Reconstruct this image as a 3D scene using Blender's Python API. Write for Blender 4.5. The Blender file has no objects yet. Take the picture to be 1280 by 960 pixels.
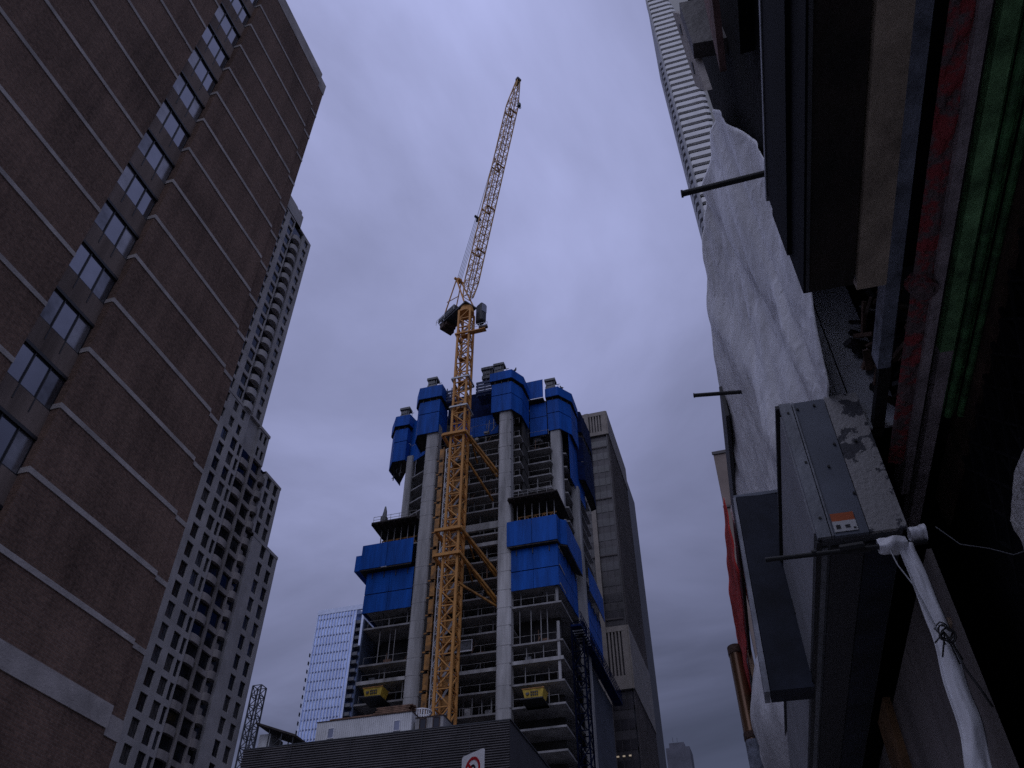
import bpy, bmesh, math, random
from mathutils import Vector, noise
random.seed(7)
S = bpy.context.scene
COL = S.collection
# ------------------------------------------------------------------ helpers
WL = {}                                   # world location of each thing's base

def V(*a): return Vector(a)

class MB:
    """collects geometry; build() links it as ONE mesh object"""
    def __init__(s, tf=None):
        s.v = []; s.f = []; s.tf = tf
    def add(s, pts):
        i = len(s.v)
        for p in pts:
            p = Vector(p)
            s.v.append(s.tf(p) if s.tf else p)
        return i
    def box(s, x0, x1, y0, y1, z0, z1):
        if x0 > x1: x0, x1 = x1, x0
        if y0 > y1: y0, y1 = y1, y0
        if z0 > z1: z0, z1 = z1, z0
        i = s.add([(x0,y0,z0),(x1,y0,z0),(x1,y1,z0),(x0,y1,z0),(x0,y0,z1),(x1,y0,z1),(x1,y1,z1),(x0,y1,z1)])
        for q in ((0,3,2,1),(4,5,6,7),(0,1,5,4),(1,2,6,5),(2,3,7,6),(3,0,4,7)):
            s.f.append([i+k for k in q])
        return s
    def hexa(s, p):
        i = s.add(p)
        for q in ((0,3,2,1),(4,5,6,7),(0,1,5,4),(1,2,6,5),(2,3,7,6),(3,0,4,7)):
            s.f.append([i+k for k in q])
        return s
    def beam(s, p, q, w, h=None, up=(0,0,1)):
        p = Vector(p); q = Vector(q); h = h or w
        d = (q-p).normalized(); up = Vector(up)
        if abs(d.dot(up)) > .98: up = Vector((1,0,0))
        a = d.cross(up).normalized()*w/2; b = a.cross(d).normalized()*h/2
        return s.hexa([p-a-b, p+a-b, q+a-b, q-a-b, p-a+b, p+a+b, q+a+b, q-a+b])
    def tube(s, pts, r, n=8, cap=True):
        pts = [Vector(p) for p in pts]
        rs = r if isinstance(r, (list, tuple)) else [r]*len(pts)
        rings = []; a0 = None
        for k, p in enumerate(pts):
            d = (pts[min(k+1, len(pts)-1)] - pts[max(k-1, 0)]).normalized()
            if a0 is None:
                a0 = d.cross(Vector((0,0,1)) if abs(d.z) < .95 else Vector((1,0,0))).normalized()
            a = (a0 - d*a0.dot(d)).normalized(); a0 = a; b = d.cross(a)
            rings.append(s.add([p+(a*math.cos(2*math.pi*j/n)+b*math.sin(2*math.pi*j/n))*rs[k] for j in range(n)]))
        for k in range(len(rings)-1):
            for j in range(n):
                s.f.append([rings[k]+j, rings[k]+(j+1)%n, rings[k+1]+(j+1)%n, rings[k+1]+j])
        if cap:
            s.f.append([rings[0]+j for j in range(n)][::-1]); s.f.append([rings[-1]+j for j in range(n)])
        return s
    def prism(s, poly, z0, z1):
        """poly: list of (x,y) counter-clockwise"""
        n = len(poly)
        i = s.add([(x,y,z0) for x,y in poly]); j = s.add([(x,y,z1) for x,y in poly])
        s.f.append([i+k for k in range(n)][::-1]); s.f.append([j+k for k in range(n)])
        for k in range(n): s.f.append([i+k, i+(k+1)%n, j+(k+1)%n, j+k])
        return s
    def slab_pts(s, pts, off):
        """flat polygon (3D pts) given a thickness vector"""
        n = len(pts); off = Vector(off)
        i = s.add(pts); j = s.add([Vector(p)+off for p in pts])
        s.f.append([i+k for k in range(n)][::-1]); s.f.append([j+k for k in range(n)])
        for k in range(n): s.f.append([i+k, i+(k+1)%n, j+(k+1)%n, j+k])
        return s
    def grid(s, fn, nu, nv):
        i = s.add([fn(a/nu, b/nv) for b in range(nv+1) for a in range(nu+1)])
        for b in range(nv):
            for a in range(nu):
                k = i+b*(nu+1)+a
                s.f.append([k, k+1, k+nu+2, k+nu+1])
        return s
    def build(s, name, mat, parent=None, local=False, smooth=False, bevel=0, solid=0):
        if parent is None and not local:
            xs = [p.x for p in s.v]; ys = [p.y for p in s.v]; zs = [p.z for p in s.v]
            base = V((min(xs)+max(xs))/2, (min(ys)+max(ys))/2, min(zs))
        elif parent is not None and not local: base = WL[parent]
        else: base = V(0,0,0)
        me = bpy.data.meshes.new(name)
        me.from_pydata([tuple(p-base) for p in s.v], [], s.f); me.update()
        bm = bmesh.new(); bm.from_mesh(me); bmesh.ops.recalc_face_normals(bm, faces=bm.faces); bm.to_mesh(me); bm.free()
        if smooth:
            for p in me.polygons: p.use_smooth = True
        me.materials.append(mat)
        o = bpy.data.objects.new(name, me); COL.objects.link(o)
        if parent is not None:
            o.parent = parent; WL[o] = WL[parent]
        else:
            o.location = base; WL[o] = base
        if solid:
            m = o.modifiers.new('thickness', 'SOLIDIFY'); m.thickness = solid
        if bevel:
            m = o.modifiers.new('edge', 'BEVEL'); m.width = bevel; m.segments = 2; m.limit_method = 'ANGLE'
        return o

def tag(o, label, cat, group=None):
    o['label'] = label; o['category'] = cat
    if group: o['group'] = group
    return o
def kind(o, k): o['kind'] = k; return o
def thing(name, label, cat, loc, group=None):
    o = bpy.data.objects.new(name, None); COL.objects.link(o); o.empty_display_size = .2
    o.location = loc; WL[o] = Vector(loc)
    return tag(o, label, cat, group)
def kids(o): return [c for c in COL.objects if c.parent is o]
def place(src, loc, parent=None):
    """copy of an object and its children, set at loc"""
    c = src.copy(); COL.objects.link(c); c.location = loc
    c.parent = parent
    for ch in list(src.children):
        d = ch.copy(); COL.objects.link(d); d.parent = c
        for g in list(ch.children):
            e = g.copy(); COL.objects.link(e); e.parent = d
    return c

# ------------------------------------------------------------------ materials
def mat(name, col, rough=.75, metal=0., var=.25, scale=.6, bump=0., bscale=None, col2=None, spec=None, streak=False, thr=None):
    m = bpy.data.materials.new(name); m.use_nodes = True
    N = m.node_tree.nodes; L = m.node_tree.links
    b = N['Principled BSDF']; b.inputs['Roughness'].default_value = rough; b.inputs['Metallic'].default_value = metal
    if spec is not None: b.inputs['Specular IOR Level'].default_value = spec
    tc = N.new('ShaderNodeTexCoord'); mp = N.new('ShaderNodeMapping'); L.new(tc.outputs['Object'], mp.inputs[0])
    if streak: mp.inputs['Scale'].default_value = (1, 1, .12)
    nz = N.new('ShaderNodeTexNoise'); nz.inputs['Scale'].default_value = scale; nz.inputs['Detail'].default_value = 8; nz.inputs['Roughness'].default_value = .65
    L.new(mp.outputs[0], nz.inputs['Vector'])
    r = N.new('ShaderNodeValToRGB')
    c2 = col2 or tuple(max(0, c*(1-2*var)) for c in col)
    c1 = col if col2 else tuple(min(1, c*(1+var)) for c in col)
    lo, hi = thr or (.3, .7)
    r.color_ramp.elements[0].position = lo; r.color_ramp.elements[1].position = hi
    r.color_ramp.elements[0].color = (*c2, 1); r.color_ramp.elements[1].color = (*c1, 1)
    L.new(nz.outputs['Fac'], r.inputs[0]); L.new(r.outputs[0], b.inputs['Base Color'])
    if bump:
        n2 = N.new('ShaderNodeTexNoise'); n2.inputs['Scale'].default_value = bscale or scale*8; n2.inputs['Detail'].default_value = 8
        L.new(tc.outputs['Object'], n2.inputs['Vector'])
        bp = N.new('ShaderNodeBump'); bp.inputs['Strength'].default_value = bump; bp.inputs['Distance'].default_value = .05
        L.new(n2.outputs['Fac'], bp.inputs['Height']); L.new(bp.outputs[0], b.inputs['Normal'])
    return m

def brick_mat(name, c1, c2, mortar, swap):
    m = bpy.data.materials.new(name); m.use_nodes = True
    N = m.node_tree.nodes; L = m.node_tree.links; b = N['Principled BSDF']; b.inputs['Roughness'].default_value = .9
    b.inputs['Specular IOR Level'].default_value = .2
    tc = N.new('ShaderNodeTexCoord'); sp = N.new('ShaderNodeSeparateXYZ'); cb = N.new('ShaderNodeCombineXYZ')
    L.new(tc.outputs['Object'], sp.inputs[0])
    L.new(sp.outputs['Y' if swap else 'X'], cb.inputs[0]); L.new(sp.outputs['Z'], cb.inputs[1])
    bt = N.new('ShaderNodeTexBrick'); L.new(cb.outputs[0], bt.inputs['Vector'])
    bt.inputs['Color1'].default_value = (*c1, 1); bt.inputs['Color2'].default_value = (*c2, 1); bt.inputs['Mortar'].default_value = (*mortar, 1)
    bt.inputs['Scale'].default_value = 1; bt.inputs['Brick Width'].default_value = .3; bt.inputs['Row Height'].default_value = .1
    bt.inputs['Mortar Size'].default_value = .010; bt.inputs['Bias'].default_value = -.1
    nz = N.new('ShaderNodeTexNoise'); nz.inputs['Scale'].default_value = .22; nz.inputs['Detail'].default_value = 7
    L.new(tc.outputs['Object'], nz.inputs['Vector'])
    n3 = N.new('ShaderNodeTexNoise'); n3.inputs['Scale'].default_value = 7; n3.inputs['Detail'].default_value = 3
    L.new(tc.outputs['Object'], n3.inputs['Vector'])
    ad = N.new('ShaderNodeMath'); ad.operation = 'ADD'; L.new(nz.outputs['Fac'], ad.inputs[0]); L.new(n3.outputs['Fac'], ad.inputs[1])
    mr = N.new('ShaderNodeMapRange'); mr.inputs[1].default_value = .65; mr.inputs[2].default_value = 1.35; mr.inputs[3].default_value = .5; mr.inputs[4].default_value = 1.45
    L.new(ad.outputs[0], mr.inputs[0])
    ms = N.new('ShaderNodeMapping'); ms.inputs['Scale'].default_value = (1,.8,.05); L.new(tc.outputs['Object'], ms.inputs[0])
    n4 = N.new('ShaderNodeTexNoise'); n4.inputs['Scale'].default_value = 1.6; n4.inputs['Detail'].default_value = 5; L.new(ms.outputs[0], n4.inputs['Vector'])
    m4 = N.new('ShaderNodeMath'); m4.operation = 'MULTIPLY_ADD'; m4.inputs[1].default_value = .7; L.new(n4.outputs['Fac'], m4.inputs[0]); L.new(ad.outputs[0], m4.inputs[2]); L.new(m4.outputs[0], mr.inputs[0]); mr.inputs[1].default_value = 1.0; mr.inputs[2].default_value = 1.7
    mx = N.new('ShaderNodeMix'); mx.data_type = 'RGBA'; mx.blend_type = 'MULTIPLY'; mx.inputs['Factor'].default_value = 1
    L.new(bt.outputs['Color'], mx.inputs['A']); L.new(mr.outputs[0], mx.inputs['B'])
    L.new(mx.outputs['Result'], b.inputs['Base Color'])
    bp = N.new('ShaderNodeBump'); bp.inputs['Strength'].default_value = .5; bp.inputs['Distance'].default_value = .02
    L.new(bt.outputs['Fac'], bp.inputs['Height']); bp.invert = True; L.new(bp.outputs[0], b.inputs['Normal'])
    return m

def glass_mat(name, col, rough=.08, metal=.0, var=.3, scale=.5, spec=.5):
    m = mat(name, col, rough, metal, var, scale, spec=spec)
    return m

M = dict(
 brick = brick_mat('dark brown brick', (.184,.113,.083), (.134,.083,.063), (.175,.132,.110), True),
 brick_far = brick_mat('dark brown brick end', (.184,.113,.083), (.134,.083,.063), (.175,.132,.110), False),
 band = mat('weathered concrete band', (.45,.41,.385), .85, 0, .2, .8, .3, 12),
 spandrel = mat('stained spandrel panel', (.28,.22,.19), .9, 0, .3, .5, .2, 10, streak=True, spec=.1),
 darkframe = mat('black metal frame', (.012,.012,.015), .5, .0, .2, 2),
 pane = glass_mat('sky reflecting pane', (.22,.23,.27), .07, .75, .12, .3),
 pane_dim = glass_mat('dusty dim pane', (.17,.175,.20), .14, .7, .3, .8),
 pane_blind = glass_mat('pane with blind drawn', (.25,.25,.27), .2, .55, .2, 1.2),
 beige = mat('beige precast concrete', (.43,.41,.40), .85, 0, .16, .25, .2, 6),
 beige_dk = mat('stained beige precast', (.33,.30,.285), .85, 0, .3, .4, .2, 6, streak=True),
 darkglass = glass_mat('dark window glass', (.012,.013,.018), .12, .0, .4, .6, .5),
 blindglass = mat('window with pale blind', (.075,.07,.068), .4, 0, .3, 1.5),
 sheenglass = glass_mat('sky sheen window glass', (.10,.105,.13), .1, .4, .3, .6),
 concrete = mat('raw cast concrete', (.43,.42,.41), .85, 0, .34, .5, .3, 5, streak=True),
 slab = mat('slab concrete', (.32,.31,.305), .9, 0, .25, .5, .2, 6),
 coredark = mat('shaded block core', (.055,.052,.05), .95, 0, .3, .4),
 blue = mat('blue climbing screen sheet', (.005,.088,.41), .65, 0, .24, .9, .05, 3, streak=True, spec=.15),
 blue_dk = mat('navy mesh and shaded screen', (.006,.016,.07), .85, 0, .35, 1.2, spec=.08),
 deck = mat('dark shuttering plywood', (.045,.036,.032), .9, 0, .4, 1.5),
 yellow = mat('crane yellow paint', (.68,.34,.10), .6, 0, .3, .7, col2=(.46,.21,.06), spec=.2),
 yellow_lt = mat('pale jib yellow', (.64,.38,.15), .6, 0, .25, .7, spec=.2),
 yellow_dk = mat('dirty yellow gate', (.42,.19,.035), .6, 0, .4, 1.2),
 skipyel = mat('skip yellow', (.62,.42,.05), .6, 0, .25, 1.5),
 galv = mat('galvanised steel', (.42,.43,.45), .5, .3, .2, 1.5),
 steel_dk = mat('dark plant steel', (.045,.047,.055), .6, .2, .3, 1.5),
 steel_md = mat('grey plant steel', (.14,.145,.155), .6, .2, .3, 1.5),
 prop = mat('shoring prop steel', (.33,.32,.31), .6, .2, .3, 2),
 wood = mat('stacked sawn lumber', (.22,.13,.085), .9, 0, .4, 1.5, .3, 10),
 wood2 = mat('pale weathered timber', (.42,.30,.21), .9, 0, .35, 2.5, .3, 20),
 trailer = mat('off white site cabin sheet', (.62,.62,.62), .7, 0, .12, .6),
 white = mat('white paint', (.75,.75,.76), .5, 0, .08, 1.5),
 corr = mat('charcoal ribbed cladding', (.115,.105,.105), .6, .0, .2, .4),
 corr_side = mat('dark flat cladding', (.035,.034,.040), .7, 0, .2, .3),
 office = mat('brown office stone', (.10,.085,.085), .8, 0, .2, .2, .1, 4),
 office_pil = mat('pale buff pilaster', (.28,.245,.21), .8, 0, .15, .4),
 office_glass = glass_mat('brown tinted glazing', (.042,.037,.043), .3, .0, .35, .25),
 office_sp = mat('dark bronze spandrel', (.054,.047,.051), .5, .2, .3, .5),
 glassblue = glass_mat('pale blue curtain wall', (.52,.63,.95), .15, .8, .18, .22),
 glassblue2 = glass_mat('blue grey curtain wall', (.20,.25,.36), .2, .5, .25, .3),
 mull = mat('white mullion', (.66,.72,.88), .5, .2, .1, 1),
 mull_dk = mat('blue slate mullion', (.12,.16,.30), .5, .2, .1, 1),
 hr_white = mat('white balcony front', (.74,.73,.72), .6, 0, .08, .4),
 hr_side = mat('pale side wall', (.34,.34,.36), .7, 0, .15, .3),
 hr_gap = mat('shadowed balcony door glass', (.03,.034,.05), .3, 0, .3, .5),
 asphalt = mat('asphalt', (.075,.075,.078), .9, 0, .3, 1.2, .3, 30),
 paving = mat('concrete paving', (.42,.41,.40), .9, 0, .2, .7, .2, 20),
 groundm = mat('city ground', (.08,.078,.075), .95, 0, .3, .05),
 paintw = mat('road marking', (.65,.65,.62), .8, 0, .2, 2),
 # right frontage
 navy = mat('navy black sign face', (.006,.007,.012), .8, .0, .4, 1.4, spec=.08),
 soffit = mat('black brown soffit board', (.022,.014,.011), .7, 0, .5, 2.5, .2, 20),
 tan = mat('dirty tan board', (.46,.37,.285), .85, 0, .3, 3, .2, 25, streak=False),
 bluegrey = mat('worn blue grey paint', (.20,.22,.28), .8, 0, .4, 5, .2, 30),
 red = mat('flaking red paint', (.36,.055,.06), .85, 0, .3, 9, .6, 40, col2=(.17,.12,.125), thr=(.47,.56)),
 mauve = mat('grey mauve moulding', (.40,.34,.36), .8, 0, .3, 5, .3, 30),
 green = mat('bright green paint', (.22,.46,.20), .6, 0, .42, 4, .2, 30),
 green_dk = mat('worn green paint', (.07,.20,.07), .65, 0, .5, 8, .3, 30),
 darkwall = mat('black wall with shade in colour', (.011,.011,.014), .95, 0, .4, 1.5, .3, 15, spec=.1),  # deep shadow of the frontage is put into this black
 rust = mat('rusty brown timber', (.075,.042,.030), .9, 0, .5, 4, .5, 20),
 sheet = mat('grey sheet metal', (.20,.21,.235), .5, .3, .2, 2, .1, 15),
 sheet_dk = mat('dark grey sheet metal', (.085,.088,.10), .6, .2, .3, 1.2, .1, 15),
 cab = mat('slate painted panel', (.125,.14,.175), .55, .1, .15, 2.2),
 peel = mat('peeling grey paint', (.30,.29,.285), .7, 0, .1, 4.2, .2, 40, col2=(.050,.050,.060), thr=(.455,.465)),
 cab_lt = mat('light grey cabinet side', (.26,.265,.29), .6, 0, .15, 2),
 label_o = mat('orange label', (.42,.09,.02), .6, 0, .1, 4),
 label_w = mat('white label', (.50,.50,.50), .6, 0, .06, 6),
 bladeblk = mat('dull navy blade panel', (.018,.022,.036), .6, .0, .4, 2, spec=.2),
 blade_edge = mat('pale worn blade edge', (.30,.31,.35), .7, 0, .3, 4),
 tarp = None, plastic = None,
 redcloth = mat('faded red cloth', (.55,.035,.03), .8, 0, .25, 4, .4, 12),
 bronze = mat('bronze sign casing', (.26,.15,.085), .28, .65, .35, 1.6, streak=True),
 plywood = mat('weathered hoarding plywood', (.21,.185,.18), .9, 0, .35, 1.3, .2, 20, streak=True),
 orangewood = mat('orange brown plank', (.22,.12,.055), .9, 0, .4, 3),
 black = mat('black rubber', (.008,.008,.009), .6, 0, .2, 5),
 palestone = mat('rough pale stone', (.60,.58,.56), .95, 0, .2, 6, .9, 40),
 tanbldg = mat('tan brick far', (.27,.215,.185), .9, 0, .15, .3),
 greenwin = glass_mat('greenish window', (.26,.36,.36), .1, .6, .2, .3),
 signred = mat('sign red', (.42,.012,.02), .5, 0, .06, 6),
 signblk = mat('sign black', (.01,.01,.012), .5, 0, .05, 6),
 skin = mat('worker skin', (.35,.2,.15), .6, 0, .1, 5),
 workwear = mat('dark work clothes', (.03,.032,.04), .8, 0, .2, 5),
 hat = mat('white hard hat', (.7,.7,.68), .4, 0, .05, 5),
)
def tarp_mat(name, col, trans):
    m = mat(name, col, .42, 0, .08, 1.2)
    N = m.node_tree.nodes; L = m.node_tree.links; b = N['Principled BSDF']
    tc = [n for n in N if n.bl_idname == 'ShaderNodeTexCoord'][0]
    v = N.new('ShaderNodeTexVoronoi'); v.inputs['Scale'].default_value = 7; v.feature = 'F1'
    nz = N.new('ShaderNodeTexNoise'); nz.inputs['Scale'].default_value = 4; nz.inputs['Detail'].default_value = 6
    L.new(tc.outputs['Object'], nz.inputs['Vector'])
    mx = N.new('ShaderNodeMix'); mx.data_type = 'VECTOR'; mx.inputs['Factor'].default_value = .35
    L.new(tc.outputs['Object'], mx.inputs['A']); L.new(nz.outputs['Color'], mx.inputs['B'])
    L.new(mx.outputs['Result'], v.inputs['Vector'])
    n2 = N.new('ShaderNodeTexNoise'); n2.noise_type = 'RIDGED_MULTIFRACTAL'; n2.inputs['Scale'].default_value = 6.5; n2.inputs['Detail'].default_value = 6; n2.inputs['Roughness'].default_value = .55; n2.inputs['Distortion'].default_value = .8
    L.new(tc.outputs['Object'], n2.inputs['Vector'])
    ad = N.new('ShaderNodeMath'); ad.operation = 'MULTIPLY_ADD'; L.new(v.outputs['Distance'], ad.inputs[0]); ad.inputs[1].default_value = .45; L.new(n2.outputs['Fac'], ad.inputs[2])
    bp = N.new('ShaderNodeBump'); bp.inputs['Strength'].default_value = .6; bp.inputs['Distance'].default_value = .014
    L.new(ad.outputs[0], bp.inputs['Height']); L.new(bp.outputs[0], b.inputs['Normal'])
    return m
M['tarp'] = tarp_mat('white woven tarpaulin', (.88,.88,.90), 0)
M['plastic'] = tarp_mat('white plastic wrap', (.72,.72,.75), 0)

# ------------------------------------------------------------------ setting: ground, road, pavements
kind(MB().grid(lambda u,v: V(-1500+3000*u, -600+3000*v, -.16), 6, 6).build('ground', M['groundm']), 'structure')
kind(MB().box(-18.5, -2.6, -40, 400, -.155, -.13).build('road', M['asphalt']), 'structure')
kind(MB().box(-2.6, 2.2, -40, 400, -.155, 0).build('pavement', M['paving']), 'structure')
kind(MB().box(-22.5, -18.5, -40, 400, -.155, 0).build('pavement', M['paving']), 'structure')
mk = MB()
for k in range(40): mk.box(-10.62, -10.48, -38+6*k, -35+6*k, -.126, -.122)
kind(mk.build('road_marking', M['paintw']), 'structure')

# ------------------------------------------------------------------ left brick building
FX = -22.5; PIT = 2.93
bb = thing('brick_building', 'dark brown brick tower with pale floor bands and one window strip at left', 'building', (FX-8, 0, 0))
Z_BAND = [56.83 - PIT*k for k in range(15)]
YW0, YW1, YE0, YE1 = 14.42, 16.85, 24.25, 25.2
w = MB()
w.box(FX-16, FX, 2.55, YW0, 0, 60)
w.box(FX-16, FX, -12, 0, 0, 60); w.box(FX-16, FX-.45, 0, 2.55, 0, 60)
w.box(FX-16, FX, YW1, YE0, 0, 60)
w.box(FX-16, FX-.45, YW0, YW1, 0, 60)
w.box(FX-16, FX-.18, YE0, YE1, 0, 60)
w.build('wall', M['brick'], bb)
pp = MB()
pp.box(FX-16, FX+.03, -12, YE0, 60, 61.4); pp.box(FX-16, FX-.15, YE0, YE1+.03, 60, 61.4)
pp.build('parapet', M['band'], bb)
for z in Z_BAND:
    if z < 14.5: continue
    b = MB()
    b.box(FX-.02, FX+.035, 2.55, YW0, z-.22, z)
    b.box(FX-.02, FX+.035, YW1, YE0-.02, z-.22, z)
    b.box(FX-.40, FX+.03, YW1-.035, YW1, z-.25, z)
    b.box(FX-.2, FX-.145, YE0+.0, YE1, z-.22, z)
    b.build('floor_band', M['band'], bb)
b = MB(); b.box(FX-.02, FX+.05, -12, YE0, 12.45, 13.25); b.box(FX-.2, FX-.13, YE0, YE1+.03, 12.3, 13.05); b.build('floor_band', M['band'], bb)
# window strip: header, three panes, spandrel below
def chase_window(z, ya, yb):
    """z = window head"""
    s = MB(); s.box(FX-.46, FX-.36, ya, yb, z-PIT+.14, z-1.55); s.box(FX-.46, FX-.34, ya, yb, z-PIT+.14, z-PIT+.5); s.build('spandrel', M['spandrel'], bb)
    fr = MB(); y0, y1 = ya, yb
    fr.box(FX-.46, FX-.30, y0, y1, z, z+.14)          # dark projecting header
    fr.box(FX-.46, FX-.38, y0, y0+.04, z-1.5, z); fr.box(FX-.46, FX-.38, y1-.06, y1, z-1.5, z)
    fr.box(FX-.46, FX-.37, y0, y1, z-1.55, z-1.5)
    W = (y1-y0-.1)
    for q in (.345, .69): fr.box(FX-.46, FX-.34, y0+.04+W*q-.022, y0+.04+W*q+.022, z-2.2, z)
    wn = fr.build('window', M['darkframe'], bb)
    cuts = [0,.345,.69,1]
    for j in range(3):
        q = (int(z*37)+j*5)%7
        MB().box(FX-.46, FX-.40, y0+.04+W*cuts[j], y0+.04+W*cuts[j+1], z-1.5, z).build('pane', M['pane' if q not in (2,5) else ('pane_dim' if q == 2 else 'pane_blind')], wn)
for k in range(15):
    z = 31.66 + PIT*(k-5)
    if z < 60: chase_window(z, YW0, YW1)
for z in (16.7, 19.63): chase_window(z-.02, 0.0, 2.55)

# ------------------------------------------------------------------ beige stepped tower
BX = -65.0; BP = 2.72
bt = thing('stepped_tower', 'tall beige concrete apartment tower with stepped top and curved balconies', 'building', (BX-10, 78, 0))
wall = MB(); wins = []
BACK = BX-.45
# (z0, z1, y_end)
STEPS = [(0, 66.1, 93.0), (66.1, 76.6, 89.85), (76.6, 82.4, 84.05), (82.4, 127.4, 81.5)]
core = MB()
for z0, z1, ye in STEPS: core.box(BX-22, BACK, 60, ye, z0, z1)
core.box(BX-20, BX, 62, 75.0, 127.4, 131.2); core.box(BX-18, BX, 75.0, 77.3, 127.4, 131.0); core.box(BX-16, BX-.3, 76.2, 77.0, 131, 132.2)
core.build('core_wall', M['beige'], bt)
def facade(z0, z1, ys, ye, cols, wh, ww, slotz=None):
    """concrete grid: piers and spandrels standing 0.45 m proud of the glass line, openings left between"""
    n = int(round((z1-z0)/BP)); edges = []
    y = ys
    for (yc, wd) in cols:
        wall.box(BACK, BX, y, yc-wd/2, z0, z1); y = yc+wd/2
    wall.box(BACK, BX, y, ye, z0, z1)
    for (yc, wd) in cols:
        zb = z0
        for k in range(n):
            zc = z0+(k+.5)*BP*(z1-z0)/(n*BP)
            wall.box(BACK, BX-.01, yc-wd/2, yc+wd/2, zb, zc-wh/2)
            wins.append((yc, zc, wd, wh)); zb = zc+wh/2
        wall.box(BACK, BX-.01, yc-wd/2, yc+wd/2, zb, z1)
LOW = [(71.6,1.36),(74.05,1.36),(76.5,1.36),(78.05,.75)]
facade(0, 66.1, 60, 78.7, LOW, 2.0, 1)
facade(0, 66.1, 86.0, 93.0, [(89.1,1.25),(91.5,1.25)], 2.0, 1)
facade(66.1, 76.6, 60, 78.7, LOW, 2.0, 1)
facade(66.1, 76.6, 85.2, 89.85, [(86.6,1.15),(88.6,1.15)], 2.0, 1)
facade(76.6, 82.4, 60, 78.3, [(72.2,1.1),(74.7,1.1),(76.7,1.0)], 1.7, 1)
facade(76.6, 82.4, 81.3, 84.05, [(82.0,.7),(83.2,.7)], 1.6, 1)
facade(82.4, 127.4, 60, 75.6, [(72.2,1.4),(74.7,1.5)], 2.0, 1)
facade(82.4, 127.4, 78.7, 81.5, [(80.1,1.2)], 1.7, 1)
# ledges where it steps
wall.box(BACK, BX+.05, 86, 93.05, 65.7, 66.15); wall.box(BACK, BX+.05, 85.2, 89.9, 76.2, 76.65)
wall.box(BACK, BX+.12, 81.2, 84.1, 82.0, 82.5); wall.box(BACK, BX+.06, 60, 78.3, 82.1, 82.5)
wall.box(BX-20, BX, 60, 81.5, 127.4, 127.7)
wall.build('facade_grid', M['beige'], bt)
wfr = MB(); wfr.box(-.03,.03,-.5,.5,-.5,.5)
def win_mesh(wd, wh):
    f = MB(); t = .05
    f.box(-.05,.05,-wd/2,-wd/2+t,-wh/2,wh/2); f.box(-.05,.05,wd/2-t,wd/2,-wh/2,wh/2)
    f.box(-.05,.05,-wd/2+t,wd/2-t,wh/2-t,wh/2); f.box(-.05,.05,-wd/2+t,wd/2-t,-wh/2,-wh/2+t); 
    if wd > .7: f.box(-.05,.05,-t/2+wd*.12,t/2+wd*.12,-wh/2+t,wh/2-t)
    return f
wcache = {}
wins.sort(key=lambda q: (q[0] < 73.2, q[1] < 28, q[1]))
rest = MB(); nwin = 0
for (yc, zc, wd, wh) in wins:
    loc = V(BX-.24, yc, zc) - WL[bt]
    if nwin < 100 and yc > 73.2 and zc > 28:
        var = (0,0,1,0,2)[int((yc*7.3+zc*3.1)*10)%5]; kx = (wd, wh, var)
        if kx not in wcache:
            o = win_mesh(wd, wh).build('window', M['steel_dk'], bt, local=True)
            MB().box(-.055,-.01,-wd/2+.05,wd/2-.05,-wh/2+.05,wh/2-.05).build('pane', M[('darkglass','blindglass','sheenglass')[var]], o, local=True)
            wcache[kx] = o; o.location = loc
        else: place(wcache[kx], loc, bt)
        nwin += 1
    else:
        rest.box(BX-.42, BX-.24, yc-wd/2, yc+wd/2, zc-wh/2, zc+wh/2)
kind(rest.build('window', M['darkglass'], bt), 'stuff')
# balcony bay: recessed slot with piers, curved parapets
bay = MB()
def curved_parapet(yc, hw, z, dep=.22, h=.8):
    m = MB(); n = 10
    pts = [(BX-.5+ (dep+.5)*math.sin(math.pi*k/n)**.6, yc-hw*math.cos(math.pi*k/n)) for k in range(n+1)]
    ins = [(BX-.5+ (dep+.32)*math.sin(math.pi*k/n)**.6, yc-(hw-.12)*math.cos(math.pi*k/n)) for k in range(n+1)]
    for k in range(n):
        a, b, c, d = pts[k], pts[k+1], ins[k+1], ins[k]
        m.hexa([(*a,z),(*b,z),(*c,z),(*d,z),(*a,z+h),(*b,z+h),(*c,z+h),(*d,z+h)])
    m.prism([(BX-1.4, yc+hw)]+pts[::-1]+[(BX-1.4, yc-hw)], z-.18, z)
    return m
bproto = {}
for z0, z1 in ((0, 66.1), (66.1, 76.6)):
    n = int(round((z1-z0)/BP))
    bay.box(BX-.44, BX-.0, 81.25, 81.6, z0, z1); bay.box(BX-.44, BX-.05, 83.75, 84.0, z0, z1)
    for k in range(n):
        z = z0+k*(z1-z0)/n
        if z < 26: continue
        bay.box(BX-.44, BX-.08, 81.6, 83.75, z-.1, z+.55)
        bay.box(BX-.44, BX-.2, 84.0, 84.9, z-.1, z+1.9) if k % 1 == 0 else None
        for yc, hw in ((79.95, 1.15), (84.6, .75)):
            if len([1 for q in bproto if q]) >= 0 and len(bproto.setdefault('n', [])) < 40:
                bproto['n'].append(1)
                curved_parapet(yc, hw, z+.05, .12 if yc < 81 else .45).build('balcony', M['beige_dk'], bt)
for k in range(int((127.4-82.4)/BP)):
    curved_parapet(77.15, 1.05, 82.4+k*BP+.1, .55, .95).build('balcony', M['beige'], bt)
bay.build('balcony_bay', M['beige_dk'], bt)
sl = MB(); sl.box(BX-.445, BX-.40, 78.7, 86.0, 0, 76.6); sl.box(BX-.445, BX-.41, 75.6, 78.7, 82.4, 127.4); sl.build('bay_glazing', M['darkglass'], bt)

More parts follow.
